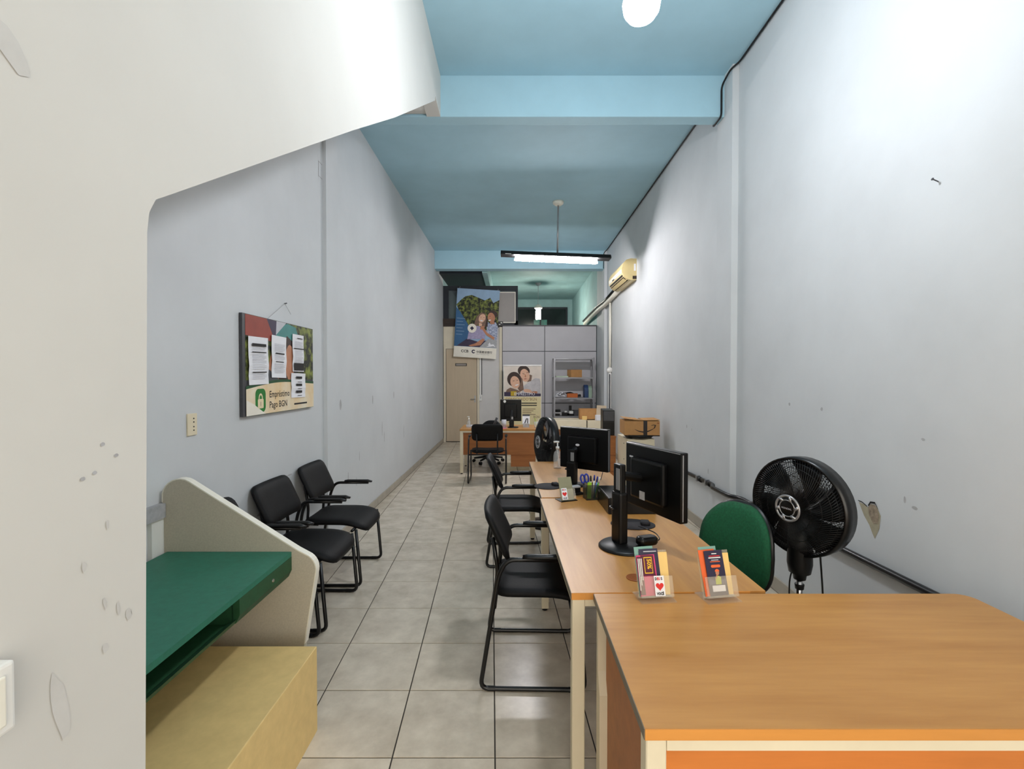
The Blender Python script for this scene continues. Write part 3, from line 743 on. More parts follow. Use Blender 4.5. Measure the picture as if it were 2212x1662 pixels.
bm = B(); tube(bm, [(.05, .04, .80), (.13, .05, .70), (.15, .05, .45), (.17, .06, .1), (.3, .1, .015), (.38, .3, .012)], .0045, 6, .06); obj('power_cord', bm, M_black, f1, True)
bm = B(); tube(bm, [(-.02, 0, .62), (-.05, 0, .54), (-.055, 0, .3), (-.03, 0, .05)], .0035, 6, .04); obj('power_cord', bm, M_black, f1, True)
fan('pedestal_fan', 'black pedestal fan seen edge on beyond the far desk of the row', (.36, 5.0, 0), .865, R(-74), R(-3), .262)

# ------------------------------------------------------------------ monitors
def monitor(name, label, loc, rotz, w, h, zc, col, base_r, colh, extra=True):
    """back faces local -y"""
    t = thing(name, label, 'monitor', loc, rotz)
    bm = bbox(-w / 2, w / 2, -.012, .03, zc - h / 2, zc + h / 2, .006); obj('screen_shell', bm, M_gloss, t)
    obj('screen', bbox(-w / 2 + .018, w / 2 - .018, .0295, .0315, zc - h / 2 + .02, zc + h / 2 - .02), mat('screen_off', (12, 13, 15), .2), t)
    bm = bbox(-w * .30, w * .30, -.045, -.010, zc - h * .33, zc + h * .30, .012); obj('rear_bulge', bm, M_gloss, t)
    obj('bezel_line', bbox(-w / 2 + .004, w / 2 - .004, -.0128, -.0108, zc + h / 2 - .007, zc + h / 2 - .003), M_silver, t)
    bm = bbox(w / 2 - .004, w / 2 + .001, -.002, .004, zc - h / 2 + .01, zc + h / 2 - .01); obj('bezel_line', bm, M_silver, t)
    cx, cy = col
    bm = B(); lathe(bm, [(0, 0), (base_r, 0), (base_r, .006), (base_r * .93, .014), (0, .017)], 40, (cx + base_r * .25, cy + .01, 0)); obj('stand_base', bm, M_black, t, True)
    bm = bbox(cx - .038, cx + .038, cy - .024, cy + .024, .012, colh * .66, .012); obj('stand_column', bm, M_black, t)
    bm = bbox(cx - .030, cx + .030, cy - .017, cy + .017, colh * .5, colh, .008); sl = obj('stand_slider', bm, M_black, t)
    obj('slider_plate', bbox(cx - .002, cx + .026, cy - .0195, cy - .0165, colh * .69, colh - .02), M_silver, sl)
    bm = B(); tube(bm, [(cx, cy, colh * .86), (cx, -.03, zc)], .022, 10); obj('tilt_arm', bm, M_black, t)
    bm = B(); tube(bm, [(cx - .05, cy, colh * .46), (cx - .045, cy - .03, colh * .45), (cx + .0, cy - .032, colh * .45)], .004, 6, .01); obj('cable_hook', bm, M_black, t)
    return t
rz1 = math.atan2(2.13 - 2.50, .752 - .61)
m1 = monitor('large_monitor', 'black monitor on a tall column stand seen from behind, nearest of the screens', (.685, 2.32, DT), rz1, .42, .318, .315, (-.045, -.16), .125, .395)
for x, z in ((-.165, .095), (-.16, .03)):
    pass
bm = bbox(-.175, -.145, -.0135, -.0115, .40, .408); obj('logo', bm, M_lgrey, m1)
bm = bbox(-.045, -.005, -.0465, -.0445, .215, .255); obj('sticker', bm, M_scuff, m1)
m2 = monitor('monitor', 'black monitor seen from behind near the sanitizer bottle', (.545, 3.62, DT), math.atan2(3.50 - 3.74, .69 - .38), .41, .315, .27, (-.05, -.09), .08, .27)
bm = B(); lathe(bm, [(0, 0), (.018, 0), (.016, .003), (0, .003)], 14); bmesh.ops.transform(bm, matrix=Matrix.Translation((-.03, -.0455, .30)) @ Matrix.Rotation(PI / 2, 4, 'X') @ Matrix.Diagonal((1, .5, 1, 1)), verts=bm.verts[:]); obj('logo', bm, M_lgrey, m2)
m3 = monitor('monitor', 'black monitor with a white sticker on the rear desk', (-.02, 7.92, .715), R(-4), .35, .36, .28, (.02, -.09), .09, .2)
bm = B(); lathe(bm, [(0, 0), (.022, 0), (.022, .002), (0, .002)], 18); bmesh.ops.transform(bm, matrix=Matrix.Translation((-.10, -.0135, .425)) @ Matrix.Rotation(PI / 2, 4, 'X'), verts=bm.verts[:]); obj('sticker', bm, M_white, m3)

# ------------------------------------------------------------------ small things on the desk row
def simple(name, label, cat, bm, m, loc=None, rot=None, smooth=False, group=None):
    return tag(obj(name, bm, m, None, smooth, loc, rot), label, cat, group)
def mousepad(label, loc, rx, ry, rz):
    t = thing('mouse_pad', label, 'mouse pad', loc, rz)
    bm = B(); lathe(bm, [(0, 0), (1, 0), (1, .004), (.97, .0055), (0, .0055)], 36); bmesh.ops.scale(bm, vec=(rx, ry, 1), verts=bm.verts[:]); obj('pad', bm, mat('pad_cloth', (38, 34, 38), .8, var=.1, scale=60), t, True)
    bm = pad(.05, .13, .022, .024, 8, 8, lambda u, v, n: (u + rx * .55, v * .5, .014 + n * (1 if n < 0 else 1.0))); obj('wrist_rest', bm, mat('pad_cloth2', (30, 27, 31), .8), t, True)
    return t
mousepad('dark round mouse pad on the oak desk behind the large monitor stand', (.665, 2.625, DT), .12, .095, R(-8))
mousepad('dark round mouse pad at the left edge of the far desk', (.27, 3.54, DT), .105, .10, R(20))
# telephone handset like device behind the large monitor column
t = thing('mouse', 'black computer mouse beside the large monitor column', 'mouse', (.64, 2.262, DT + .017), R(20))
bm = pad(.06, .11, .04, .028, 10, 12, lambda u, v, n: (v * 1.0, u, .021 + n)); obj('shell', bm, M_gloss, t, True)
bm = B(); tube(bm, [(.05, 0, .01), (.10, .03, .005), (.14, .12, .005), (.12, .24, .005)], .003, 6, .04); obj('cord', bm, M_black, t, True)
# desktop computer
t = thing('desktop_computer', 'flat black desktop computer lying on the far oak desk', 'computer', (.70, 2.985, DT), R(1))
obj('case', bbox(-.13, .15, -.165, .165, .0, .098, .004), M_black, t); obj('slot_label', bbox(-.105, -.03, -.1665, -.1645, .078, .088), M_white, t)
obj('front_bezel', bbox(-.134, -.129, -.16, .16, .004, .094), M_gloss, t); obj('badge', bbox(-.1355, -.1335, .10, .13, .07, .08), M_silver, t)
# coaster
bm = B(); lathe(bm, [(0, 0), (.034, 0), (.035, .003), (.033, .0045), (0, .0045)], 28); simple('coaster', 'small brown round coaster beside the brochure holder', 'coaster', bm, mat('coaster_brown', (150, 84, 40), .3, var=.06), (.497, 1.925, DT), None, False)

# pen holder with pens
PH = Vector((.525, 3.185, DT))
t = thing('pen_holder', 'dark clear pen holder with green notes on the far desk', 'pen holder', PH, R(8))
M_smoke = glassy('smoked_acrylic', (60, 64, 58), .45)
for nm, a in (('wall_pane', (-.04, .04, -.042, -.038, 0, .10)), ('wall_pane', (-.04, .04, .038, .042, 0, .10)), ('wall_pane', (-.042, -.038, -.04, .04, 0, .10)), ('wall_pane', (.038, .042, -.04, .04, 0, .10)), ('floor_pane', (-.04, .04, -.04, .04, 0, .004))):
    obj(nm, bbox(*a), M_smoke, t)
M_lime = mat('lime_paper', (160, 206, 40), .7, var=.05)
simple('sticky_notes', 'lime green block of notes standing in the pen holder', 'notes', bbox(-.026, .0, -.03, -.02, 0, .105), M_lime, PH + Vector((-.006, 0, .006)), (R(-4), R(3), R(8)))
def pen(label, dx, dy, lean, col, capc):
    t = thing('pen', label, 'pen', PH + Vector((dx, dy, .006)), rot=(lean[0], lean[1], 0), group='pens in the pen holder')
    bm = B(); tube(bm, [(0, 0, 0), (0, 0, .115)], .0045, 8); obj('barrel', bm, col, t, True)
    bm = B(); tube(bm, [(0, 0, .112), (0, 0, .145), (0, 0, .15)], [.0055, .005, .003], 8); obj('cap', bm, capc, t, True)
M_pblue = mat('pen_blue', (36, 52, 150), .35); M_pgreen = mat('pen_green', (80, 170, 40), .35)
pen('white pen with a dark cap in the pen holder', .004, .0, (R(3), R(-2)), M_white, M_ink)
pen('white pen with a blue cap in the pen holder', .016, .012, (R(-3), R(5)), M_white, M_pblue)
pen('bright blue pen leaning in the pen holder', .02, -.008, (R(4), R(9)), mat('pen_sky', (80, 140, 210), .35), M_pblue)
pen('green pen leaning right in the pen holder', .024, -.02, (R(6), R(12)), M_pgreen, M_white)
t = thing('scissors', 'blue handled scissors standing in the pen holder', 'scissors', PH + Vector((-.022, .015, .008)), rot=(0, R(-8), 0))
bm = B(); box(bm, -.006, .004, -.001, .001, 0, .10); obj('blade', bm, M_chrome, t)
for dx in (-.012, .014):
    bm = B(); tube(bm, [(dx + .013 * math.cos(2 * PI * k / 16), 0, .125 + .028 * math.sin(2 * PI * k / 16)) for k in range(16)], .006, 8, closed=True); obj('grip', bm, M_pblue, t, True)
# stamp
t = thing('rubber_stamp', 'grey and black stamp beside the pen holder', 'stamp', (.435, 3.30, DT), R(20))
obj('pad', bbox(-.05, .05, -.035, .035, 0, .018, .004), M_black, t); obj('body', bbox(-.035, .035, -.02, .02, .018, .05, .006), M_black, t); obj('label_plate', bbox(-.03, .032, -.024, .018, .05, .062, .003), M_scuff, t)

# brochure holders
def lines(parent, m, x, z, w, th, off, n=1, dz=.01, align='L', vert=False):
    for k in range(n):
        ww = w * (1 - .16 * (k % 3)); zz = z - k * dz
        x0 = x if align == 'L' else x - ww if align == 'R' else x - ww / 2
        q = [(x0, zz), (x0 + ww, zz), (x0 + ww, zz + th), (x0, zz + th)]
        if vert: q = [(x + k * dz, z), (x + k * dz + th, z), (x + k * dz + th, z - ww), (x + k * dz, z - ww)]
        flat(parent, 'text_line', q, m, off)
def heart(cx, cz, s):
    out = []
    for k in range(28):
        a = 2 * PI * k / 28; out.append((cx + s * .0625 * 16 * math.sin(a) ** 3, cz + s * .0625 * (13 * math.cos(a) - 5 * math.cos(2 * a) - 2 * math.cos(3 * a) - math.cos(4 * a))))
    return out
def love_card(t, cx, cz, s, off, nm='card_print'):
    """DEUS heart VOCE sticker, width s"""
    w, h = s, s * 1.85
    c = flat(t, nm, [(cx - w / 2, cz - h / 2), (cx + w / 2, cz - h / 2), (cx + w / 2, cz + h / 2), (cx - w / 2, cz + h / 2)], M_paper, off)
    flat(c, 'heart', heart(cx, cz - .02 * h, s * .40), M_red, off + .0008)
    text(c, 'lettering', 'D', s * .34, M_ink, cx - s * .42, cz + h * .29, off + .0008, 'LEFT', .8, bold=.0006)
    text(c, 'lettering', 'EU', s * .34, M_red, cx - s * .21, cz + h * .29, off + .0008, 'LEFT', .8, bold=.0006)
    text(c, 'lettering', 'S', s * .34, M_ink, cx + s * .19, cz + h * .29, off + .0008, 'LEFT', .8, bold=.0006)
    text(c, 'lettering', 'VOC\u00ca', s * .34, M_ink, cx, cz - h * .44, off + .0008, 'CENTER', .78, bold=.0006)
    return c
def holder(label, loc, rotz):
    t = thing('brochure_holder', label, 'brochure holder', loc, rotz, 'clear brochure holders')
    tl = Matrix.Translation((0, 0, .010)) @ Matrix.Rotation(R(-17), 4, 'X')
    bm = B(); box(bm, -.056, .056, .026, .029, 0, .15, tl); obj('back_sheet', bm, M_acr, t)
    bm = B(); box(bm, -.056, .056, -.004, -.001, .006, .07, tl); obj('front_sheet', bm, M_acr, t)
    bm = B(); box(bm, -.056, .056, -.004, .029, .004, .007, tl); obj('ledge', bm, M_acr, t)
    obj('foot_sheet', bbox(-.06, .06, -.012, .075, 0, .003), M_acr, t)
    return t
h1 = holder('clear brochure holder with pink leaflets beside the brown coaster', (.528, 1.72, DT), R(6))
h2 = holder('clear brochure holder with navy leaflets, right one of the near pair', (.765, 1.72, DT), R(9))
def leaflet(name, label, base, rotz, dx, dz, y, w, h, m, rot=0):
    t = thing(name, label, 'leaflet', base, rot=(R(-17), 0, rotz))
    c = math.cos(rot); s = math.sin(rot)
    bm = B(); box(bm, -w / 2, w / 2, y, y + .0012, 0, h, Matrix.Translation((dx, 0, dz)) @ Matrix.Rotation(rot, 4, 'Y')); obj('sheet', bm, m, t)
    return t
b1 = (.528, 1.72, DT + .011); r1 = R(6)
l = leaflet('leaflet', 'plain manila envelope at the right of the pink leaflets', b1, r1, .018, .009, .020, .07, .135, M_manila, R(1))
l = leaflet('leaflet', 'mint green leaflet behind the pink leaflet', b1, r1, -.022, .009, .016, .066, .155, M_mint, R(-2)); lines(l, M_white, -.046, .150, .05, .004, -.0155 + .0005)
l = leaflet('leaflet', 'dark navy leaflet behind the pink leaflet', b1, r1, -.010, .009, .012, .066, .147, M_navy, R(-1)); lines(l, M_lgrey, -.03, .146, .045, .003, -.0115 + .0005)
l = leaflet('leaflet', 'pink and red leaflet printed 50% in the clear holder', b1, r1, -.022, .009, .008, .064, .128, M_pink, R(-2))
flat(l, 'print_block', [(-.054, .012), (-.036, .012), (-.040, .132), (-.057, .132)], M_maroon, -.0075)
flat(l, 'print_block', [(-.040, .07), (.004, .07), (.002, .136), (-.043, .136)], M_maroon, -.0077)
flat(l, 'print_block', [(-.032, .078), (-.004, .078), (-.005, .13), (-.033, .13)], M_yellow, -.0072)
flat(l, 'print_block', [(-.030, .081), (-.006, .081), (-.007, .127), (-.031, .127)], M_maroon, -.0070)
text(l, 'lettering', '50%', .019, M_yellow, -.022, .124, -.0066, 'LEFT', 1, R(90), bold=.0005)
lines(l, M_white, -.054, .126, .10, .003, -.0066, 3, .0055, vert=True)
cd = thing('sticker_card', 'white card with a red heart between DEUS and VOC\u00ca on the near holder', 'card', b1, rot=(R(-17), 0, r1))
love_card(cd, .008, .040, .034, .0062)
b2 = (.765, 1.72, DT + .011); r2 = R(9)
l = leaflet('leaflet', 'plain manila envelope at the right of the navy leaflets', b2, r2, .018, .009, .020, .066, .132, M_manila, R(1))
l = leaflet('leaflet', 'pale grey leaflet at the back of the navy leaflets', b2, r2, -.02, .009, .018, .064, .155, M_mint, R(-1))
l = leaflet('leaflet', 'orange leaflet peeking out left of the navy leaflets', b2, r2, -.024, .009, .014, .058, .146, M_orange, R(-2))
l = leaflet('leaflet', 'navy leaflet with a worker in a yellow vest', b2, r2, -.006, .009, .008, .066, .142, M_navy, R(-1))
lines(l, M_white, -.006, .139, .018, .003, -.0072, align='C'); lines(l, M_red, -.006, .132, .04, .0025, -.0072, align='C'); lines(l, M_white, -.006, .126, .044, .0035, -.0072, align='C')
lines(l, M_lgrey, -.006, .119, .026, .0025, -.0072, align='C'); lines(l, M_orange, -.006, .114, .036, .0025, -.0072, align='C')
flat(l, 'button_print', rrect(.034, .009, .0044, 4, -.006, .101), M_orange, -.0072)
flat(l, 'ground_print', [(-.035, .044), (.024, .044), (.024, .062), (.012, .058), (0, .064), (-.016, .057), (-.035, .062)], mat('print_slate', (92, 92, 112), .6), -.0074)
flat(l, 'vest_print', [(-.014, .044), (.006, .044), (.007, .066), (-.002, .071), (-.013, .066)], mat('print_vest', (190, 200, 60), .6), -.0070)
flat(l, 'face_print', ell(-.004, .080, .0065, .008, 14), M_skin2, -.0068); flat(l, 'helmet_print', ell(-.004, .084, .008, .008, 12, 0, 0, 180), M_orange, -.0066)
flat(l, 'arm_print', [(-.016, .06), (-.011, .06), (-.002, .076), (-.006, .078)], M_skin2, -.0066); flat(l, 'box_print', [(-.028, .022), (.018, .022), (.018, .041), (-.028, .041)], M_paper, -.0072)
for o in [o for o in C.objects if o.parent is None and o.get('category') in ('leaflet', 'brochure holder')] + [cd]: o.scale = (1.1, 1.1, 1.1)
# third holder, far desk
t = thing('card_stand', 'olive card stand with a heart card on the far oak desk', 'card stand', (.368, 3.13, DT), R(22))
bm = B(); box(bm, -.048, .048, .0, .003, .004, .155, Matrix.Rotation(R(-20), 4, 'X')); obj('card', bm, mat('olive_card', (142, 140, 112), .6), t)
bm = B(); box(bm, -.054, .054, -.018, -.015, .004, .075, Matrix.Rotation(R(-20), 4, 'X')); obj('front_sheet', bm, M_acr, t); obj('foot_sheet', bbox(-.06, .06, -.02, .07, 0, .004), M_black, t)
cd = thing('sticker_card', 'small white heart card on the olive card stand', 'card', (.368, 3.13, DT), rot=(R(-20), 0, R(22))); love_card(cd, -.028, .045, .04, .020)
# sanitizer bottles
def sanitizer(label, loc, s=1):
    t = thing('sanitizer_bottle', label, 'bottle', loc)
    bm = B(); lathe(bm, [(0, 0), (.03 * s, 0), (.032 * s, .008 * s), (.032 * s, .10 * s), (.026 * s, .125 * s), (.012 * s, .138 * s), (.012 * s, .15 * s), (0, .15 * s)], 20); obj('bottle', bm, M_pet, t, True)
    bm = B(); lathe(bm, [(0, .148 * s), (.014 * s, .148 * s), (.014 * s, .168 * s), (.005 * s, .17 * s), (.005 * s, .2 * s), (0, .2 * s)], 14); tube(bm, [(-.03 * s, 0, .203 * s), (-.01 * s, 0, .205 * s), (.012 * s, 0, .203 * s)], .007 * s, 8); obj('pump', bm, M_white, t, True)
    bm = B(); tube(bm, [(0, 0, .15 * s), (.006 * s, 0, .08 * s), (.01 * s, 0, .02 * s)], .003 * s, 6); obj('dip_tube', bm, M_white, t)
sanitizer('clear sanitizer pump bottle on the far oak desk', (.405, 4.25, DT), 1.15)
sanitizer('small sanitizer pump bottle at the left end of the rear desk', (-.70, 7.78, .715), .9)
t = thing('acrylic_sign', 'clear upright acrylic sign holder behind the pen holder', 'sign holder', (.60, 3.78, DT), R(-10))
bm = B(); box(bm, -.06, .0, -.002, .002, 0, .24, Matrix.Translation((0, 0, .008)) @ Matrix.Rotation(R(8), 4, 'X') @ Matrix.Rotation(R(-6), 4, 'Y')); obj('sheet', bm, M_acr, t); obj('foot', bbox(-.07, .02, -.05, .05, 0, .003), M_acr, t); bm = B(); tube(bm, [(.1, .0, 0), (.16, 0, .23)], .003, 6); obj('wire', bm, M_joint, t)

# ------------------------------------------------------------------ rear desk things
RZ = .715
t = thing('keyboard', 'black keyboard lying on the rear desk', 'keyboard', (-.38, 7.78, RZ), R(-3))
obj('body', bbox(-.22, .22, -.07, .07, 0, .022, .004), M_black, t)
for k in range(4): obj('key_row', bbox(-.21, .21, -.06 + k * .032, -.034 + k * .032, .022, .028), mat('key_black', (34, 34, 36), .5), t)
simple('mouse', 'small mouse on dark papers at the left of the rear desk', 'mouse', pad(.06, .1, .03, .025, 8, 8, lambda u, v, n: (u, v, .016 + n)), M_black, (-.60, 7.70, RZ), None, True)
simple('paper_stack', 'flat stack of papers under the small sanitizer bottle', 'papers', bbox(-.10, .10, -.06, .06, 0, .03, .003), M_lgrey, (-.66, 7.95, RZ), (0, 0, R(6)))
t = thing('paper_cups', 'white cup stand before the monitor on the rear desk', 'cup', (-.13, 7.72, RZ))
bm = B(); lathe(bm, [(0, 0), (.05, 0), (.05, .006), (0, .008)], 18); obj('foot', bm, mat('pink_foot', (232, 130, 160), .5), t); bm = B(); lathe(bm, [(0, .008), (.035, .008), (.04, .14), (0, .14)], 18); obj('cup', bm, M_lgrey, t, True)
t = thing('desk_calendar', 'small white calendar card on the right of the rear desk', 'calendar', (.23, 7.85, RZ), R(-4))
bm = B(); box(bm, -.06, .06, 0, .004, .06, .20, Matrix.Rotation(R(-12), 4, 'X')); obj('card', bm, M_paper, t); bm = B(); box(bm, -.06, .06, -.002, .006, .19, .215, Matrix.Rotation(R(-12), 4, 'X')); obj('header', bm, M_joint, t); obj('stand', bbox(-.05, .05, -.01, .05, 0, .065), M_scuff, t)
bm = B(); bm2 = None
flatn = flat(t, 'digit', [(-.03, .07), (-.012, .07), (.012, .135), (.02, .135), (.02, .07), (.036, .07), (.036, .15), (.0, .15)], M_joint, .0)
t = thing('clear_cup', 'clear plastic cup with a green pen on the rear desk', 'cup', (.40, 7.80, RZ)); bm = B(); lathe(bm, [(0, 0), (.035, 0), (.042, .10), (.04, .10), (.033, .004), (0, .004)], 18); obj('cup', bm, M_pet, t, True); bm = B(); tube(bm, [(0, 0, .01), (-.03, 0, .16)], .005, 6); obj('pen', bm, M_lime, t); bm = B(); tube(bm, [(.01, 0, .01), (.035, 0, .15)], .005, 6); obj('pen', bm, M_white, t)
t = thing('desk_telephone', 'small grey telephone handset stand on the rear desk', 'telephone', (-.27, 7.98, RZ), R(20)); obj('cradle', bbox(-.05, .05, -.05, .05, 0, .03, .006), M_scuff, t); bm = B(); tube(bm, [(-.03, 0, .03), (.02, 0, .15)], [.022, .018], 10); obj('handset', bm, M_joint, t, True)

# ------------------------------------------------------------------ roll up banner and steel shelf
t = thing('roll_up_banner', 'roll up banner of a smiling couple against the grey partition', 'banner', (.24, 10.98, 0))
obj('foot', bbox(-.46, .46, -.06, .06, 0, .07, .01), M_silver, t); obj('top_bar', bbox(-.445, .445, -.012, .012, 1.79, 1.825, .004), M_silver, t)
sh = obj('sheet', bbox(-.435, .435, -.002, .002, .07, 1.795), M_ivoryp, t)
bm = B(); tube(bm, [(0, .02, .05), (0, .02, 1.79)], .008, 8); obj('pole', bm, M_silver, t)
o_ = .003
flat(t, 'photo_print', [(-.42, 1.10), (.42, 1.10), (.42, 1.785), (-.42, 1.785)], mat('print_room', (228, 216, 204), .6, var=.05), o_)
flat(t, 'man_shirt_print', [(-.02, 1.10), (.0, 1.32), (.14, 1.42), (.30, 1.52), (.40, 1.50), (.42, 1.40), (.42, 1.10)], mat('print_shirt', (196, 192, 194), .6, var=.1, scale=9), o_ + .001)
flat(t, 'man_collar_print', [(.10, 1.42), (.20, 1.45), (.22, 1.58), (.16, 1.60), (.14, 1.48)], M_hairl, o_ + .0015)
flat(t, 'man_hair_print', ell(.03, 1.68, .14, .12, 20, -.3), M_hair, o_ + .002)
flat(t, 'man_face_print', ell(.055, 1.58, .105, .15, 20, .25), M_skin1, o_ + .003); flat(t, 'man_brow_print', [(.0, 1.62), (.05, 1.60), (.05, 1.61), (0, 1.63)], M_hair, o_ + .004); flat(t, 'man_brow_print', [(.09, 1.63), (.14, 1.65), (.14, 1.66), (.09, 1.64)], M_hair, o_ + .004)
flat(t, 'man_nose_print', [(.055, 1.60), (.075, 1.60), (.085, 1.535), (.05, 1.535)], M_skin2, o_ + .004); flat(t, 'man_mouth_print', ell(.065, 1.50, .035, .008, 12, .15), M_umb, o_ + .004)
flat(t, 'woman_hair_print', ell(-.19, 1.49, .16, .17, 22, .2), M_hair, o_ + .005); flat(t, 'woman_hair_print', [(-.10, 1.60), (.0, 1.50), (.03, 1.25), (-.06, 1.20), (-.12, 1.30)], M_hairl, o_ + .0048)
flat(t, 'woman_sweater_print', [(-.42, 1.10), (-.36, 1.25), (-.28, 1.30), (-.10, 1.24), (-.02, 1.16), (-.02, 1.10)], M_hairl, o_ + .0052)
flat(t, 'woman_face_print', ell(-.17, 1.42, .105, .145, 20, .25), M_skin1, o_ + .006); flat(t, 'woman_eye_print', ell(-.20, 1.45, .02, .006, 10, .2), M_hair, o_ + .007); flat(t, 'woman_eye_print', ell(-.12, 1.47, .02, .006, 10, .2), M_hair, o_ + .007)
flat(t, 'woman_mouth_print', ell(-.13, 1.36, .045, .012, 12, .3), M_paper, o_ + .007); flat(t, 'hand_print', ell(.12, 1.22, .10, .045, 16, -.2), M_skin1, o_ + .006); flat(t, 'hand_print', ell(.25, 1.17, .10, .04, 14, .3), M_skin2, o_ + .006)
flat(t, 'band_print', [(-.42, 1.10), (.42, 1.10), (.42, 1.16), (-.42, 1.20)], M_plum, o_ + .0075); flat(t, 'square_print', [(-.27, 1.11), (-.14, 1.11), (-.14, 1.215), (-.27, 1.215)], mat('print_olive', (196, 164, 40), .6), o_ + .008)
text(t, 'lettering', 'EMPR\u00c9STIMO', .10, M_paper, -.19, 1.12, o_ + .009, 'LEFT', .82)
text(t, 'lettering', 'CONSIGNADO\u00b0BGN', .095, mat('print_bronze', (150, 110, 60), .6), .33, 1.0, o_ + .002, 'RIGHT', .82)
flat(t, 'lower_print', [(-.42, .10), (.42, .10), (.42, 1.085), (-.42, 1.085)], mat('print_straw', (230, 216, 168), .6, var=.03), o_)
lines(t, M_ink, .33, .93, .62, .022, o_ + .002, 2, .05, 'R'); lines(t, M_hairl, .0, .80, .30, .014, o_ + .002, 4, .042)
text(t, 'lettering', 'BGN', .075, M_hairl, .25, .60, o_ + .002, 'LEFT', .9)

t = thing('steel_shelf', 'open grey steel shelf unit before the grey partition', 'shelf', (1.40, 10.98, 0))
for sx in (-1, 1):
    for sy in (-1, 1):
        x = sx * .46; y = sy * .19
        bm = B(); box(bm, min(x, x - sx * .035), max(x, x - sx * .035), y - .002, y + .002, 0, 1.98); box(bm, x - .002, x + .002, min(y, y - sy * .035), max(y, y - sy * .035), 0, 1.98); obj('post', bm, M_steel, t)
for z in (.10, .66, 1.075, 1.535, 1.965):
    bm = B(); box(bm, -.458, .458, -.188, .188, z - .004, z); box(bm, -.458, .458, -.190, -.186, z - .03, z); box(bm, -.458, .458, .186, .19, z - .03, z); obj('shelf_board', bm, M_steel, t)
SX, SY = 1.40, 10.98
def carton(name, label, loc, rz, w, d, h, cat='box', m=None, tape=False):
    t = thing(name, label, cat, loc, rz); obj('carton', bbox(-w / 2, w / 2, -d / 2, d / 2, 0, h, .003, 1), m or M_card, t)
    obj('flap', bbox(-w / 2, -.004, -d / 2, d / 2, h, h + .004), M_cardd if m is None else m, t); obj('flap', bbox(.004, w / 2, -d / 2, d / 2, h, h + .004), m or M_card, t)
    obj('tape', bbox(-.03, .03, -d / 2 - .001, d / 2 + .001, h + .004, h + .0055), M_cardd, t)
    return t
carton('cardboard_box', 'small cardboard box on the second steel shelf from the top', (SX + .03, SY - .02, 1.535), R(18), .27, .22, .17)
simple('paper_stack', 'pale green folder lying left on the second steel shelf', 'papers', bbox(-.14, .14, -.12, .12, 0, .03, .003), mat('pale_green_card', (188, 204, 180), .7), (SX - .27, SY - .02, 1.535), (0, 0, R(3)))
carton('cardboard_box', 'flat orange box on the middle steel shelf', (SX - .03, SY - .08, 1.075), R(-4), .24, .18, .09, m=mat('orange_card', (186, 96, 40), .6))
t = thing('crumpled_papers', 'crumpled white papers at the left of the middle shelf', 'papers', (SX - .31, SY - .05, 1.075))
for k in range(3):
    bm = B(); n = 5; vs = [[bm.verts.new((-.11 + .22 * i / n, -.08 + .16 * j / n, .02 + .035 * k + .045 * rnd.random())) for j in range(n + 1)] for i in range(n + 1)]
    for i in range(n):
        for j in range(n): bm.faces.new((vs[i][j], vs[i + 1][j], vs[i + 1][j + 1], vs[i][j + 1]))
    s = obj('sheet', bm, M_paper, t, loc=(0.02 * k, 0, 0), rot=(0, 0, .5 * k)); so = s.modifiers.new('thickness', 'SOLIDIFY'); so.thickness = .001
t = thing('file_binder', 'round topped blue and pale green magazine files on the middle shelf', 'file', (SX + .33, SY - .04, 1.075))
bm = B(); prism(bm, [(-.13, 0), (.13, 0), (.13, .16)] + [(.13 * math.cos(R(a)), .16 + .13 * math.sin(R(a))) for a in range(15, 166, 15)] + [(-.13, .16)], 'x', -.09, -.005); obj('blue_file', bm, mat('file_blue', (40, 66, 110), .5), t)
bm = B(); prism(bm, [(-.13, 0), (.13, 0), (.13, .15)] + [(.13 * math.cos(R(a)), .15 + .12 * math.sin(R(a))) for a in range(15, 166, 15)] + [(-.13, .15)], 'x', 0, .075); obj('green_file', bm, mat('file_green', (146, 168, 150), .5), t)
t = thing('cable_tangle', 'tangled black cables across the middle steel shelf', 'cables', (SX - .03, SY + .10, 1.075))
bm = B()
for k in range(5): tube(bm, [(-.15 + .02 * k, -.05 + .02 * k, .10 - .01 * k), (.0, .03, .115), (.12, -.06 + .02 * k, .05), (.22, .0, .02 + .01 * k)], .010, 6, .05)
obj('cables', bm, M_black, t, True); obj('adapter', bbox(.1, .22, -.06, .02, .01, .05, .006), M_black, t)
t = thing('printer_parts', 'jumble of black and white gadgets on the lower steel shelf', 'gadgets', (SX - .2, SY - .05, .66))
for k, (x, y, z, w, d, h, m) in enumerate(((-.18, 0, 0, .15, .2, .05, M_black), (-.16, -.03, .05, .16, .14, .03, M_silver), (-.16, .02, .08, .12, .12, .06, M_black), (.0, -.02, 0, .13, .2, .08, M_black), (.02, -.06, .08, .06, .05, .03, M_white), (.14, 0, 0, .12, .2, .05, M_black), (.15, -.05, .05, .09, .07, .06, M_white), (.13, .0, .11, .06, .06, .12, M_black))):
    obj('gadget', bbox(x - w / 2, x + w / 2, y - d / 2, y + d / 2, z, z + h, .006), m, t, rot=(0, 0, R(6 * (k % 3 - 1))))
simple('paper_stack', 'dark folders at the right of the lower steel shelf', 'papers', bbox(-.2, .2, -.13, .13, 0, .12, .003), M_joint, (SX + .2, SY + .02, .66), (0, 0, R(4)))

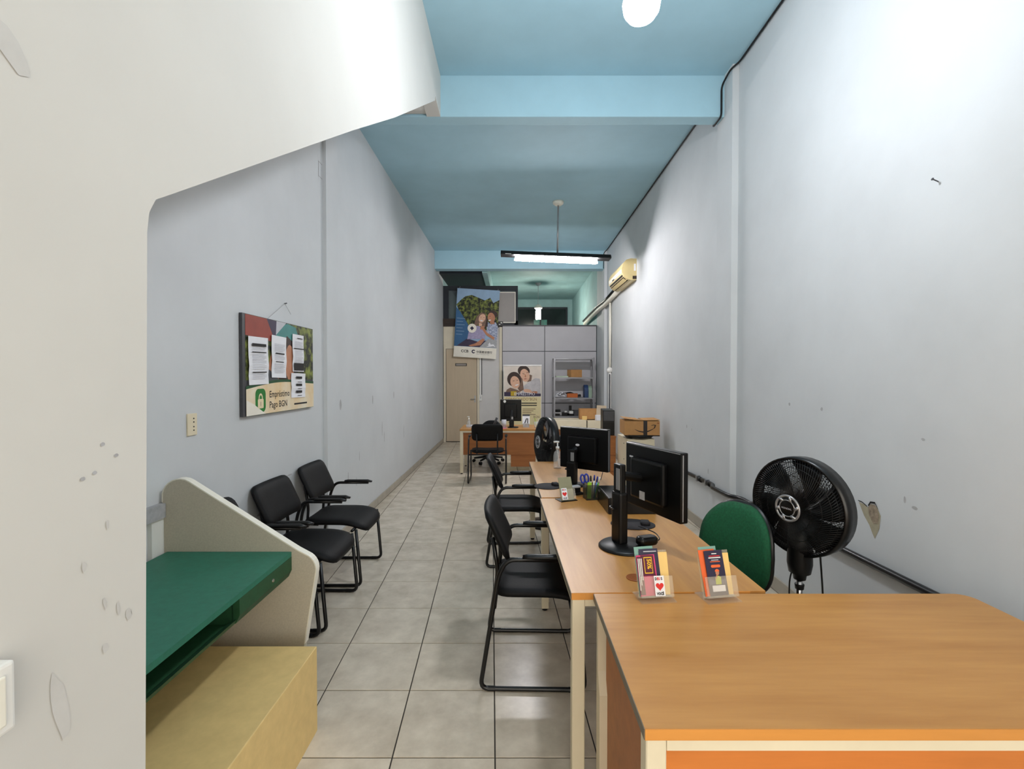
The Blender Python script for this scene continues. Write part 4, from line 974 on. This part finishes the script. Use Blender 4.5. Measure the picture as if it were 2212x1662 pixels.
# ------------------------------------------------------------------ cream counter, boxes, cabinets at the right rear
t = thing('cream_counter', 'low cream counter with deep edge behind the row of desks', 'counter', (0, 0, 0))
obj('front_box', bbox(.80, 1.40, 8.98, 9.45, .56, .735, .006), M_cream, t); obj('front_box', bbox(1.415, 1.80, 8.95, 9.45, .54, .725, .006), M_cream, t); obj('plinth', bbox(.84, 1.76, 9.05, 9.42, 0, .56), M_oakd, t); obj('joint', bbox(1.40, 1.415, 8.99, 9.44, .57, .72), M_ink, t)
t = thing('open_carton', 'open cardboard box with a raised flap on the cream counter', 'box', (1.50, 9.25, .738), R(-3))
for a in ((-.2, .2, -.15, -.145, 0, .19), (-.2, .2, .145, .15, 0, .19), (-.2, -.195, -.15, .15, 0, .19), (.195, .2, -.15, .15, 0, .19), (-.2, .2, -.15, .15, 0, .005)): obj('carton_wall', bbox(*a), M_card, t)
bm = B(); box(bm, .10, .28, -.19, -.186, -.01, .26, Matrix.Rotation(R(-6), 4, 'X') @ Matrix.Rotation(R(4), 4, 'Y')); obj('flap', bm, mat('pale_carton', (198, 180, 154), .8), t)
simple('small_carton', 'small white box before the open cardboard box', 'box', bbox(-.06, .06, -.04, .04, 0, .10, .003), M_paper, (1.63, 9.0, .728), (0, 0, R(8)))
simple('small_carton', 'small cream box at the left of the open cardboard box', 'box', bbox(-.045, .045, -.03, .03, 0, .065, .003), M_manila, (1.37, 9.04, .738), (0, 0, R(-6)))

t = thing('file_cabinet', 'cream steel file cabinet under the arrow printed box', 'cabinet', (1.60, 6.20, 0))
obj('body', bbox(-.17, .17, -.27, .27, .0, .775, .004), M_cream, t)
for k in range(3):
    z = .04 + k * .245; dd = obj('drawer', bbox(-.16, .16, -.283, -.27, z, z + .235, .003), M_cream, t); obj('handle', bbox(-.05, .05, -.298, -.283, z + .11, z + .125), M_silver, dd)
for z in (.70, .50): bm = B(); lathe(bm, [(0, 0), (.008, 0), (.008, .003), (0, .003)], 8); bmesh.ops.transform(bm, matrix=Matrix.Translation((-.172, -.1, z)) @ Matrix.Rotation(-PI / 2, 4, 'Y'), verts=bm.verts[:]); obj('screw_hole', bm, M_ink, t)
t = thing('black_tray', 'black oval tray between the file cabinet and the cardboard box', 'tray', (1.60, 6.05, .776)); bm = B(); lathe(bm, [(0, 0), (.15, 0), (.18, .03), (.185, .045), (0, .045)], 28); obj('tray', bm, M_black, t, True); obj('lip', bbox(-.17, .22, -.17, .17, .04, .05, .004), M_black, t)
t = thing('arrow_carton', 'cardboard box printed with a curved smile arrow and dark tape', 'box', (1.612, 6.06, .827), R(-3))
w, d, h = .43, .34, .175
obj('carton', bbox(-w / 2, w / 2, -d / 2, d / 2, 0, h, .003, 1), M_card, t)
bm = B(); box(bm, -w / 2, w / 2, -.17, -.0, 0, .004, Matrix.Translation((0, 0, h + .002)) @ Matrix.Rotation(R(-2), 4, 'X')); obj('flap', bm, M_card, t)
bm = B(); box(bm, -w / 2, -.02, -.17, .17, 0, .004, Matrix.Translation((0, 0, h + .006)) @ Matrix.Rotation(R(6), 4, 'Y')); obj('flap', bm, M_card, t); bm = B(); box(bm, .02, w / 2, -.17, .17, 0, .004, Matrix.Translation((0, 0, h + .006)) @ Matrix.Rotation(R(-2), 4, 'Y')); obj('flap', bm, M_card, t)
obj('tape', bbox(.015, .062, -d / 2 - .0015, d / 2 + .001, 0, h + .001), M_tape, t)
arc_o = [(-.09 + .25 * q, .098 - .075 * math.sin(PI * (.12 + q * .78)) + .022 * q) for q in [k / 14 for k in range(15)]]
arc_i = [(a, b + .004 + .012 * math.sin(PI * k / 14)) for k, (a, b) in enumerate(arc_o)]
flat(t, 'arrow_print', arc_o + arc_i[::-1], M_tape, d / 2 + .002)
flat(t, 'arrow_print', [(.165, .118), (.168, .128), (.135, .132), (.11, .124), (.112, .118), (.135, .124), (.152, .121), (.145, .10), (.138, .085), (.146, .083), (.158, .10)], M_tape, d / 2 + .002)
lines(t, mat('print_brown', (120, 50, 30), .7), .18, .145, .009, .012, d / 2 + .002); lines(t, mat('print_brown', (120, 50, 30), .7), .194, .145, .009, .012, d / 2 + .002)
t = thing('wood_cabinet', 'brown wooden pedestal beside the cream file cabinet', 'cabinet', (1.30, 6.75, 0)); obj('body', bbox(-.11, .11, -.25, .25, .02, .72), M_oakd, t); obj('top_board', bbox(-.115, .115, -.255, .255, .72, .74), M_oakd, t)
for k in range(3): obj('drawer', bbox(-.105, .105, -.262, -.25, .05 + k * .22, .255 + k * .22), M_oakd, t)
t = thing('computer_tower', 'dark computer tower on the brown wooden pedestal', 'computer', (1.345, 6.80, .741), R(-6)); obj('case', bbox(-.07, .09, -.2, .2, 0, .345, .006), M_black, t); obj('front_bay', bbox(-.06, .08, -.206, -.2, .2, .33), M_joint, t); obj('front_bay', bbox(-.06, .08, -.206, -.2, .02, .18), M_gloss, t)

# ------------------------------------------------------------------ notice board and papers
t = thing('notice_board', 'promotional board with padlock emblem hung on the left wall', 'notice board', (XL + .016, 3.365, 1.62), R(90))
W, H_ = 1.01, .625
w, h = W / 2, H_ / 2
obj('board', bbox(-w, w, -.006, .012, -h, h), M_joint, t)
flat(t, 'photo_print', [(-w + .03, -h + .22), (w, -h + .22), (w, h - .002), (-w + .03, h - .002)], M_leaf, .0065)
flat(t, 'umbrella_print', [(-w + .03, h - .003), (-.18, h - .003), (-.13, h - .12), (-.13, h - .15), (-w + .03, h - .13)], M_umb, .0072)
flat(t, 'umbrella_print', [(-.22, h - .003), (-.09, h - .003), (-.1, h - .14), (-.13, h - .12)], M_plum, .0074)
flat(t, 'umbrella_print', [(-.16, h - .16), (-.02, h - .03), (.07, h - .004), (.2, h - .02), (.28, h - .14), (.1, h - .20)], M_umbt, .0076); flat(t, 'umbrella_print', [(-.09, h - .003), (.05, h - .003), (-.1, h - .1)], M_lgrey, .0078)
flat(t, 'hair_print', [(-.1, -.1), (-.05, .15), (.06, .22), (.16, .18), (.2, .0), (.16, -.12)], M_hair, .0082); flat(t, 'face_print', ell(.10, .03, .07, .13, 16), M_skin2, .0086); flat(t, 'face_print', ell(-.13, -.03, .07, .13, 16), M_skin2, .0084)
flat(t, 'coat_print', [(-.4, -.1), (-.2, -.02), (0, -.12), (.2, -.08), (.3, -.12), (.3, -.2), (-.4, -.2)], M_joint, .0088); flat(t, 'scarf_print', [(.10, -.09), (.2, -.08), (.24, -.15), (.12, -.14)], M_sky, .009)
arcp = [(-w + .03 + (W - .03) * q, -h + .165 + .04 * math.sin(PI * q) + .02 * q * 3.2 * (q > .66) * (q - .66)) for q in [k / 16 for k in range(17)]]
flat(t, 'curve_print', [(a, b + .018) for a, b in arcp] + [(w, -h), (-w + .03, -h)], mat('print_deep_green', (30, 80, 44), .6), .0094)
flat(t, 'panel_print', arcp + [(w, -h + .002), (-w + .03, -h + .002)], mat('print_peach', (232, 200, 148), .6, var=.1, scale=4, rgb2=(238, 228, 206)), .0100)
flat(t, 'emblem_print', rrect(.125, .15, .035, 5, -.31, -h + .09), mat('print_green', (32, 120, 44), .6), .0106)
flat(t, 'padlock_print', rrect(.07, .06, .008, 3, -.31, -h + .07), M_beigep, .0112)
flat(t, 'padlock_print', ell(-.31, -h + .10, .026, .036, 14, 0, 0, 180) + ell(-.31, -h + .10, .015, .024, 14, 0, 180, 0), M_beigep, .0112); text(t, 'lettering', '1', .04, M_ink, -.31, -h + .055, .0116, 'CENTER')
text(t, 'lettering', 'Empr\u00e9stimo', .062, M_ink, -.20, -h + .105, .0106, 'LEFT', .95, bold=.0006); text(t, 'lettering', 'Pago BGN', .062, M_ink, -.20, -h + .035, .0106, 'LEFT', .95, bold=.0006)
lines(t, M_ink, .16, -h + .035, .22, .012, .0106); flat(t, 'torn_print', [(-w + .03, -h + .10), (-.39, -h + .07), (-.31, -h + .03), (-.25, -h + .002), (-w + .03, -h + .002)], M_ivoryp, .0110)
bm = B(); tube(bm, [(-.20, -.003, h), (.07, .01, .452)], .0016, 5); tube(bm, [(.07, .01, .452), (.14, -.0, .385)], .0016, 5); obj('hanging_string', bm, M_scuff, t); bm = B(); tube(bm, [(.07, .014, .452), (.07, -.005, .455)], .004, 6); obj('nail', bm, M_joint, t)
def sheet(label, x, z, w, h, rot, bars, lines=True):
    t = thing('paper_notice', label, 'notice', (XL + .031, 3.365 + x, 1.62 + z), rot=(0, rot, R(90)), group='paper notices on the board')
    bm = B(); n = 5
    vs = [[bm.verts.new((-w / 2 + w * i / 3, .003 * math.sin(2.2 * j) * (j < n), -h / 2 + h * j / n)) for j in range(n + 1)] for i in range(4)]
    for i in range(3):
        for j in range(n): bm.faces.new((vs[i][j], vs[i + 1][j], vs[i + 1][j + 1], vs[i][j + 1]))
    s = obj('sheet', bm, M_paper, t); so = s.modifiers.new('thickness', 'SOLIDIFY'); so.thickness = .0006; so.offset = 0
    for (bx, bz, bw, bh) in bars: flat(t, 'bar_print', [((bx - bw / 2) * w, (bz - bh / 2) * h), ((bx + bw / 2) * w, (bz - bh / 2) * h), ((bx + bw / 2) * w, (bz + bh / 2) * h), ((bx - bw / 2) * w, (bz + bh / 2) * h)], M_ink, .0050)
    if lines:
        k = 0; z = .30
        while z > -.40:
            if not any(abs(z - b[1]) < b[3] / 2 + .02 for b in bars): flat(t, 'text_line', [(-.36 * w, (z) * h), ((.36 - .1 * (k % 3 == 2)) * w, (z) * h), ((.36 - .1 * (k % 3 == 2)) * w, (z + .010) * h), (-.36 * w, (z + .010) * h)], M_lgrey, .0050)
            z -= .034; k += 1
    return t
sheet('large white notice with three black bars at the left of the board', -.335, .03, .235, .30, R(-1), ((0, .33, .72, .06), (0, .18, .72, .02), (0, -.24, .72, .02)))
p2 = sheet('white notice with centred print in the middle of the board', -.07, .065, .205, .285, R(1), ((.02, .08, .6, .03), (-.0, -.12, .55, .02)))
sheet('narrow white notice with a dark block at its foot', .225, .105, .185, .275, R(0), ((.1, .40, .5, .02), (0, .12, .86, .025), (0, -.37, .86, .2)))
sheet('short white notice with three dark bars at the lower right of the board', .225, -.135, .235, .18, R(1), ((0, .32, .42, .10), (0, .02, .42, .10), (0, -.26, .42, .10), (.05, .14, .3, .02), (.05, -.14, .3, .02), (.05, -.42, .3, .02)), False)

# ------------------------------------------------------------------ big hanging poster and grey card
t = thing('hanging_poster', 'large bank poster of a laughing couple hanging above the beige door', 'poster', (-.826, 11.22, 2.79), rot=(0, R(3.5), 0))
w, h = .4975, .80
obj('sheet', bbox(-w, w, 0, .003, -h, h), M_ivoryp, t)
flat(t, 'sky_print', [(-w, -h + .25), (w, -h + .25), (w, h), (-w, h)], M_sky, .001)
flat(t, 'foliage_print', [(-w, .42), (-.38, .55), (-.30, .62), (-.15, .66), (.02, .60), (.16, .55), (.28, .62), (.36, .50), (w, .58), (w, -.1), (-.2, -.2), (-.3, .05), (-.42, .25)], M_leaf, .002)
flat(t, 'side_print', [(-w, .36), (-.40, .26), (-.22, .0), (-.10, -.2), (-.18, -.4), (-.42, -h + .25), (-w, -h + .25)], M_sea, .003)
for k in range(6): flat(t, 'text_line', [(-w + .03, .10 - k * .075), (-.28 - .04 * (k % 2), .10 - k * .075), (-.28 - .04 * (k % 2), .108 - k * .075), (-w + .03, .108 - k * .075)], M_sky, .004)
flat(t, 'jacket_print', [(-.44, -h + .255), (-.20, -.36), (.05, -.42), (.26, -.38), (.10, -h + .255)], M_plum, .005)
flat(t, 'grey_print', [(.10, -h + .255), (.28, -.35), (w, -.30), (w, -h + .255)], M_scuff, .0055)
flat(t, 'man_shirt_print', [(.22, .08), (.34, .0), (.44, .06), (w, -.04), (w, -.36), (.36, -.32), (.25, -.18)], M_floral, .006)
flat(t, 'woman_blouse_print', [(-.20, -.38), (-.16, -.12), (-.05, -.04), (.08, -.06), (.20, -.20), (.22, -.34), (.0, -.36)], M_lav, .007)
flat(t, 'woman_hair_print', [(-.06, -.02), (.0, .18), (.10, .27), (.20, .24), (.22, .1), (.20, -.06), (.12, -.10), (.05, .0), (-.02, -.08)], M_hairl, .008); flat(t, 'woman_hair_print', [(.19, .2), (.26, .12), (.26, -.06), (.18, -.06)], M_hair, .0078)
flat(t, 'woman_face_print', ell(.12, .13, .075, .105, 18, -.35), M_skin1, .009); flat(t, 'woman_mouth_print', ell(.11, .075, .035, .013, 10, -.1), M_paper, .0098); flat(t, 'woman_eye_print', ell(.09, .155, .015, .005, 8), M_hair, .0098); flat(t, 'woman_eye_print', ell(.16, .15, .015, .005, 8), M_hair, .0098); flat(t, 'woman_neck_print', [(.06, .03), (.13, .0), (.12, -.06), (.05, -.05)], M_skin1, .0085)
flat(t, 'man_hair_print', ell(.37, .24, .11, .085, 18, -.2), M_hair, .008); flat(t, 'man_face_print', ell(.335, .16, .085, .115, 18, .25), M_skin2, .009); flat(t, 'man_mouth_print', ell(.30, .095, .03, .012, 10, .3), M_paper, .0098); flat(t, 'man_eye_print', ell(.30, .185, .016, .005, 8), M_hair, .0098); flat(t, 'man_neck_print', [(.30, .07), (.40, .10), (.42, .02), (.33, .0)], M_skin2, .0085)
flat(t, 'arm_print', [(.10, -.08), (.16, -.06), (.26, -.20), (.44, -.30), (.42, -.36), (.24, -.26)], M_skin2, .0105); flat(t, 'hand_print', ell(.14, -.09, .06, .035, 12, .6), M_skin2, .011); flat(t, 'arm_print', [(.16, -.34), (.22, -.36), (.12, -.50), (-.10, -h + .26), (-.16, -h + .28), (.0, -.46)], M_skin2, .0105)
flat(t, 'round_badge_print', ell(-.10, -.115, .105, .105, 24), M_ivoryp, .011); flat(t, 'badge_mark_print', [(-.15, -.115), (-.10, -.065), (-.055, -.115), (-.10, -.165)], M_navy, .0118)
text(t, 'lettering', 'CCB', .085, M_ink, -.33, -h + .115, .002, 'LEFT', 1.05, bold=.002)
flat(t, 'logo_print', ell(-.035, -h + .145, .044, .044, 22, 0, 35, 325) + ell(-.035, -h + .145, .02, .02, 16, 0, 325, 35), M_navy, .002)
text(t, 'lettering', '\u4e2d\u56fd\u5efa\u8bbe\u94f6\u884c', .062, M_ink, .03, -h + .12, .002, 'LEFT', 1.0, bold=.0008); text(t, 'lettering', 'China Construction Bank', .030, M_grey, .03, -h + .082, .002, 'LEFT', 1.0)
flat(t, 'sketch_print', [(.30, -.47), (.33, -.42), (.36, -.47), (.42, -.46), (w - .02, -.53), (.42, -.50), (.34, -.52), (.26, -.53), (.31, -.50)], M_paper, .0118)
for sx in (-.45, .45): bm = B(); tube(bm, [(sx, .004, h - .01), (sx, .08, h + .05), (sx, .165, h + .055)], .004, 6); obj('hanging_cord', bm, M_scuff, t)
t = thing('grey_card', 'grey blank board with white border behind the hanging poster', 'board', (-.12, 11.31, 3.18))
obj('board', bbox(-.25, .205, -.004, .006, -.365, .365), M_ivoryp, t); flat(t, 'grey_print', [(-.25, -.345), (.188, -.345), (.188, .345), (-.25, .345)], mat('print_warm_grey', (158, 152, 148), .6, var=.02), .006)
t = thing('black_switch', 'small black box with white marks above the white post', 'switch', (-.27, 11.33, 2.80)); obj('box', bbox(-.06, .06, -.03, .01, -.05, .05), M_black, t); flat(t, 'mark', [(-.04, -.03), (-.01, -.03), (.0, -.015), (-.04, -.015)], M_white, .031); flat(t, 'mark', [(0, .01), (.04, .005), (.04, .03), (0, .03)], M_white, .031)
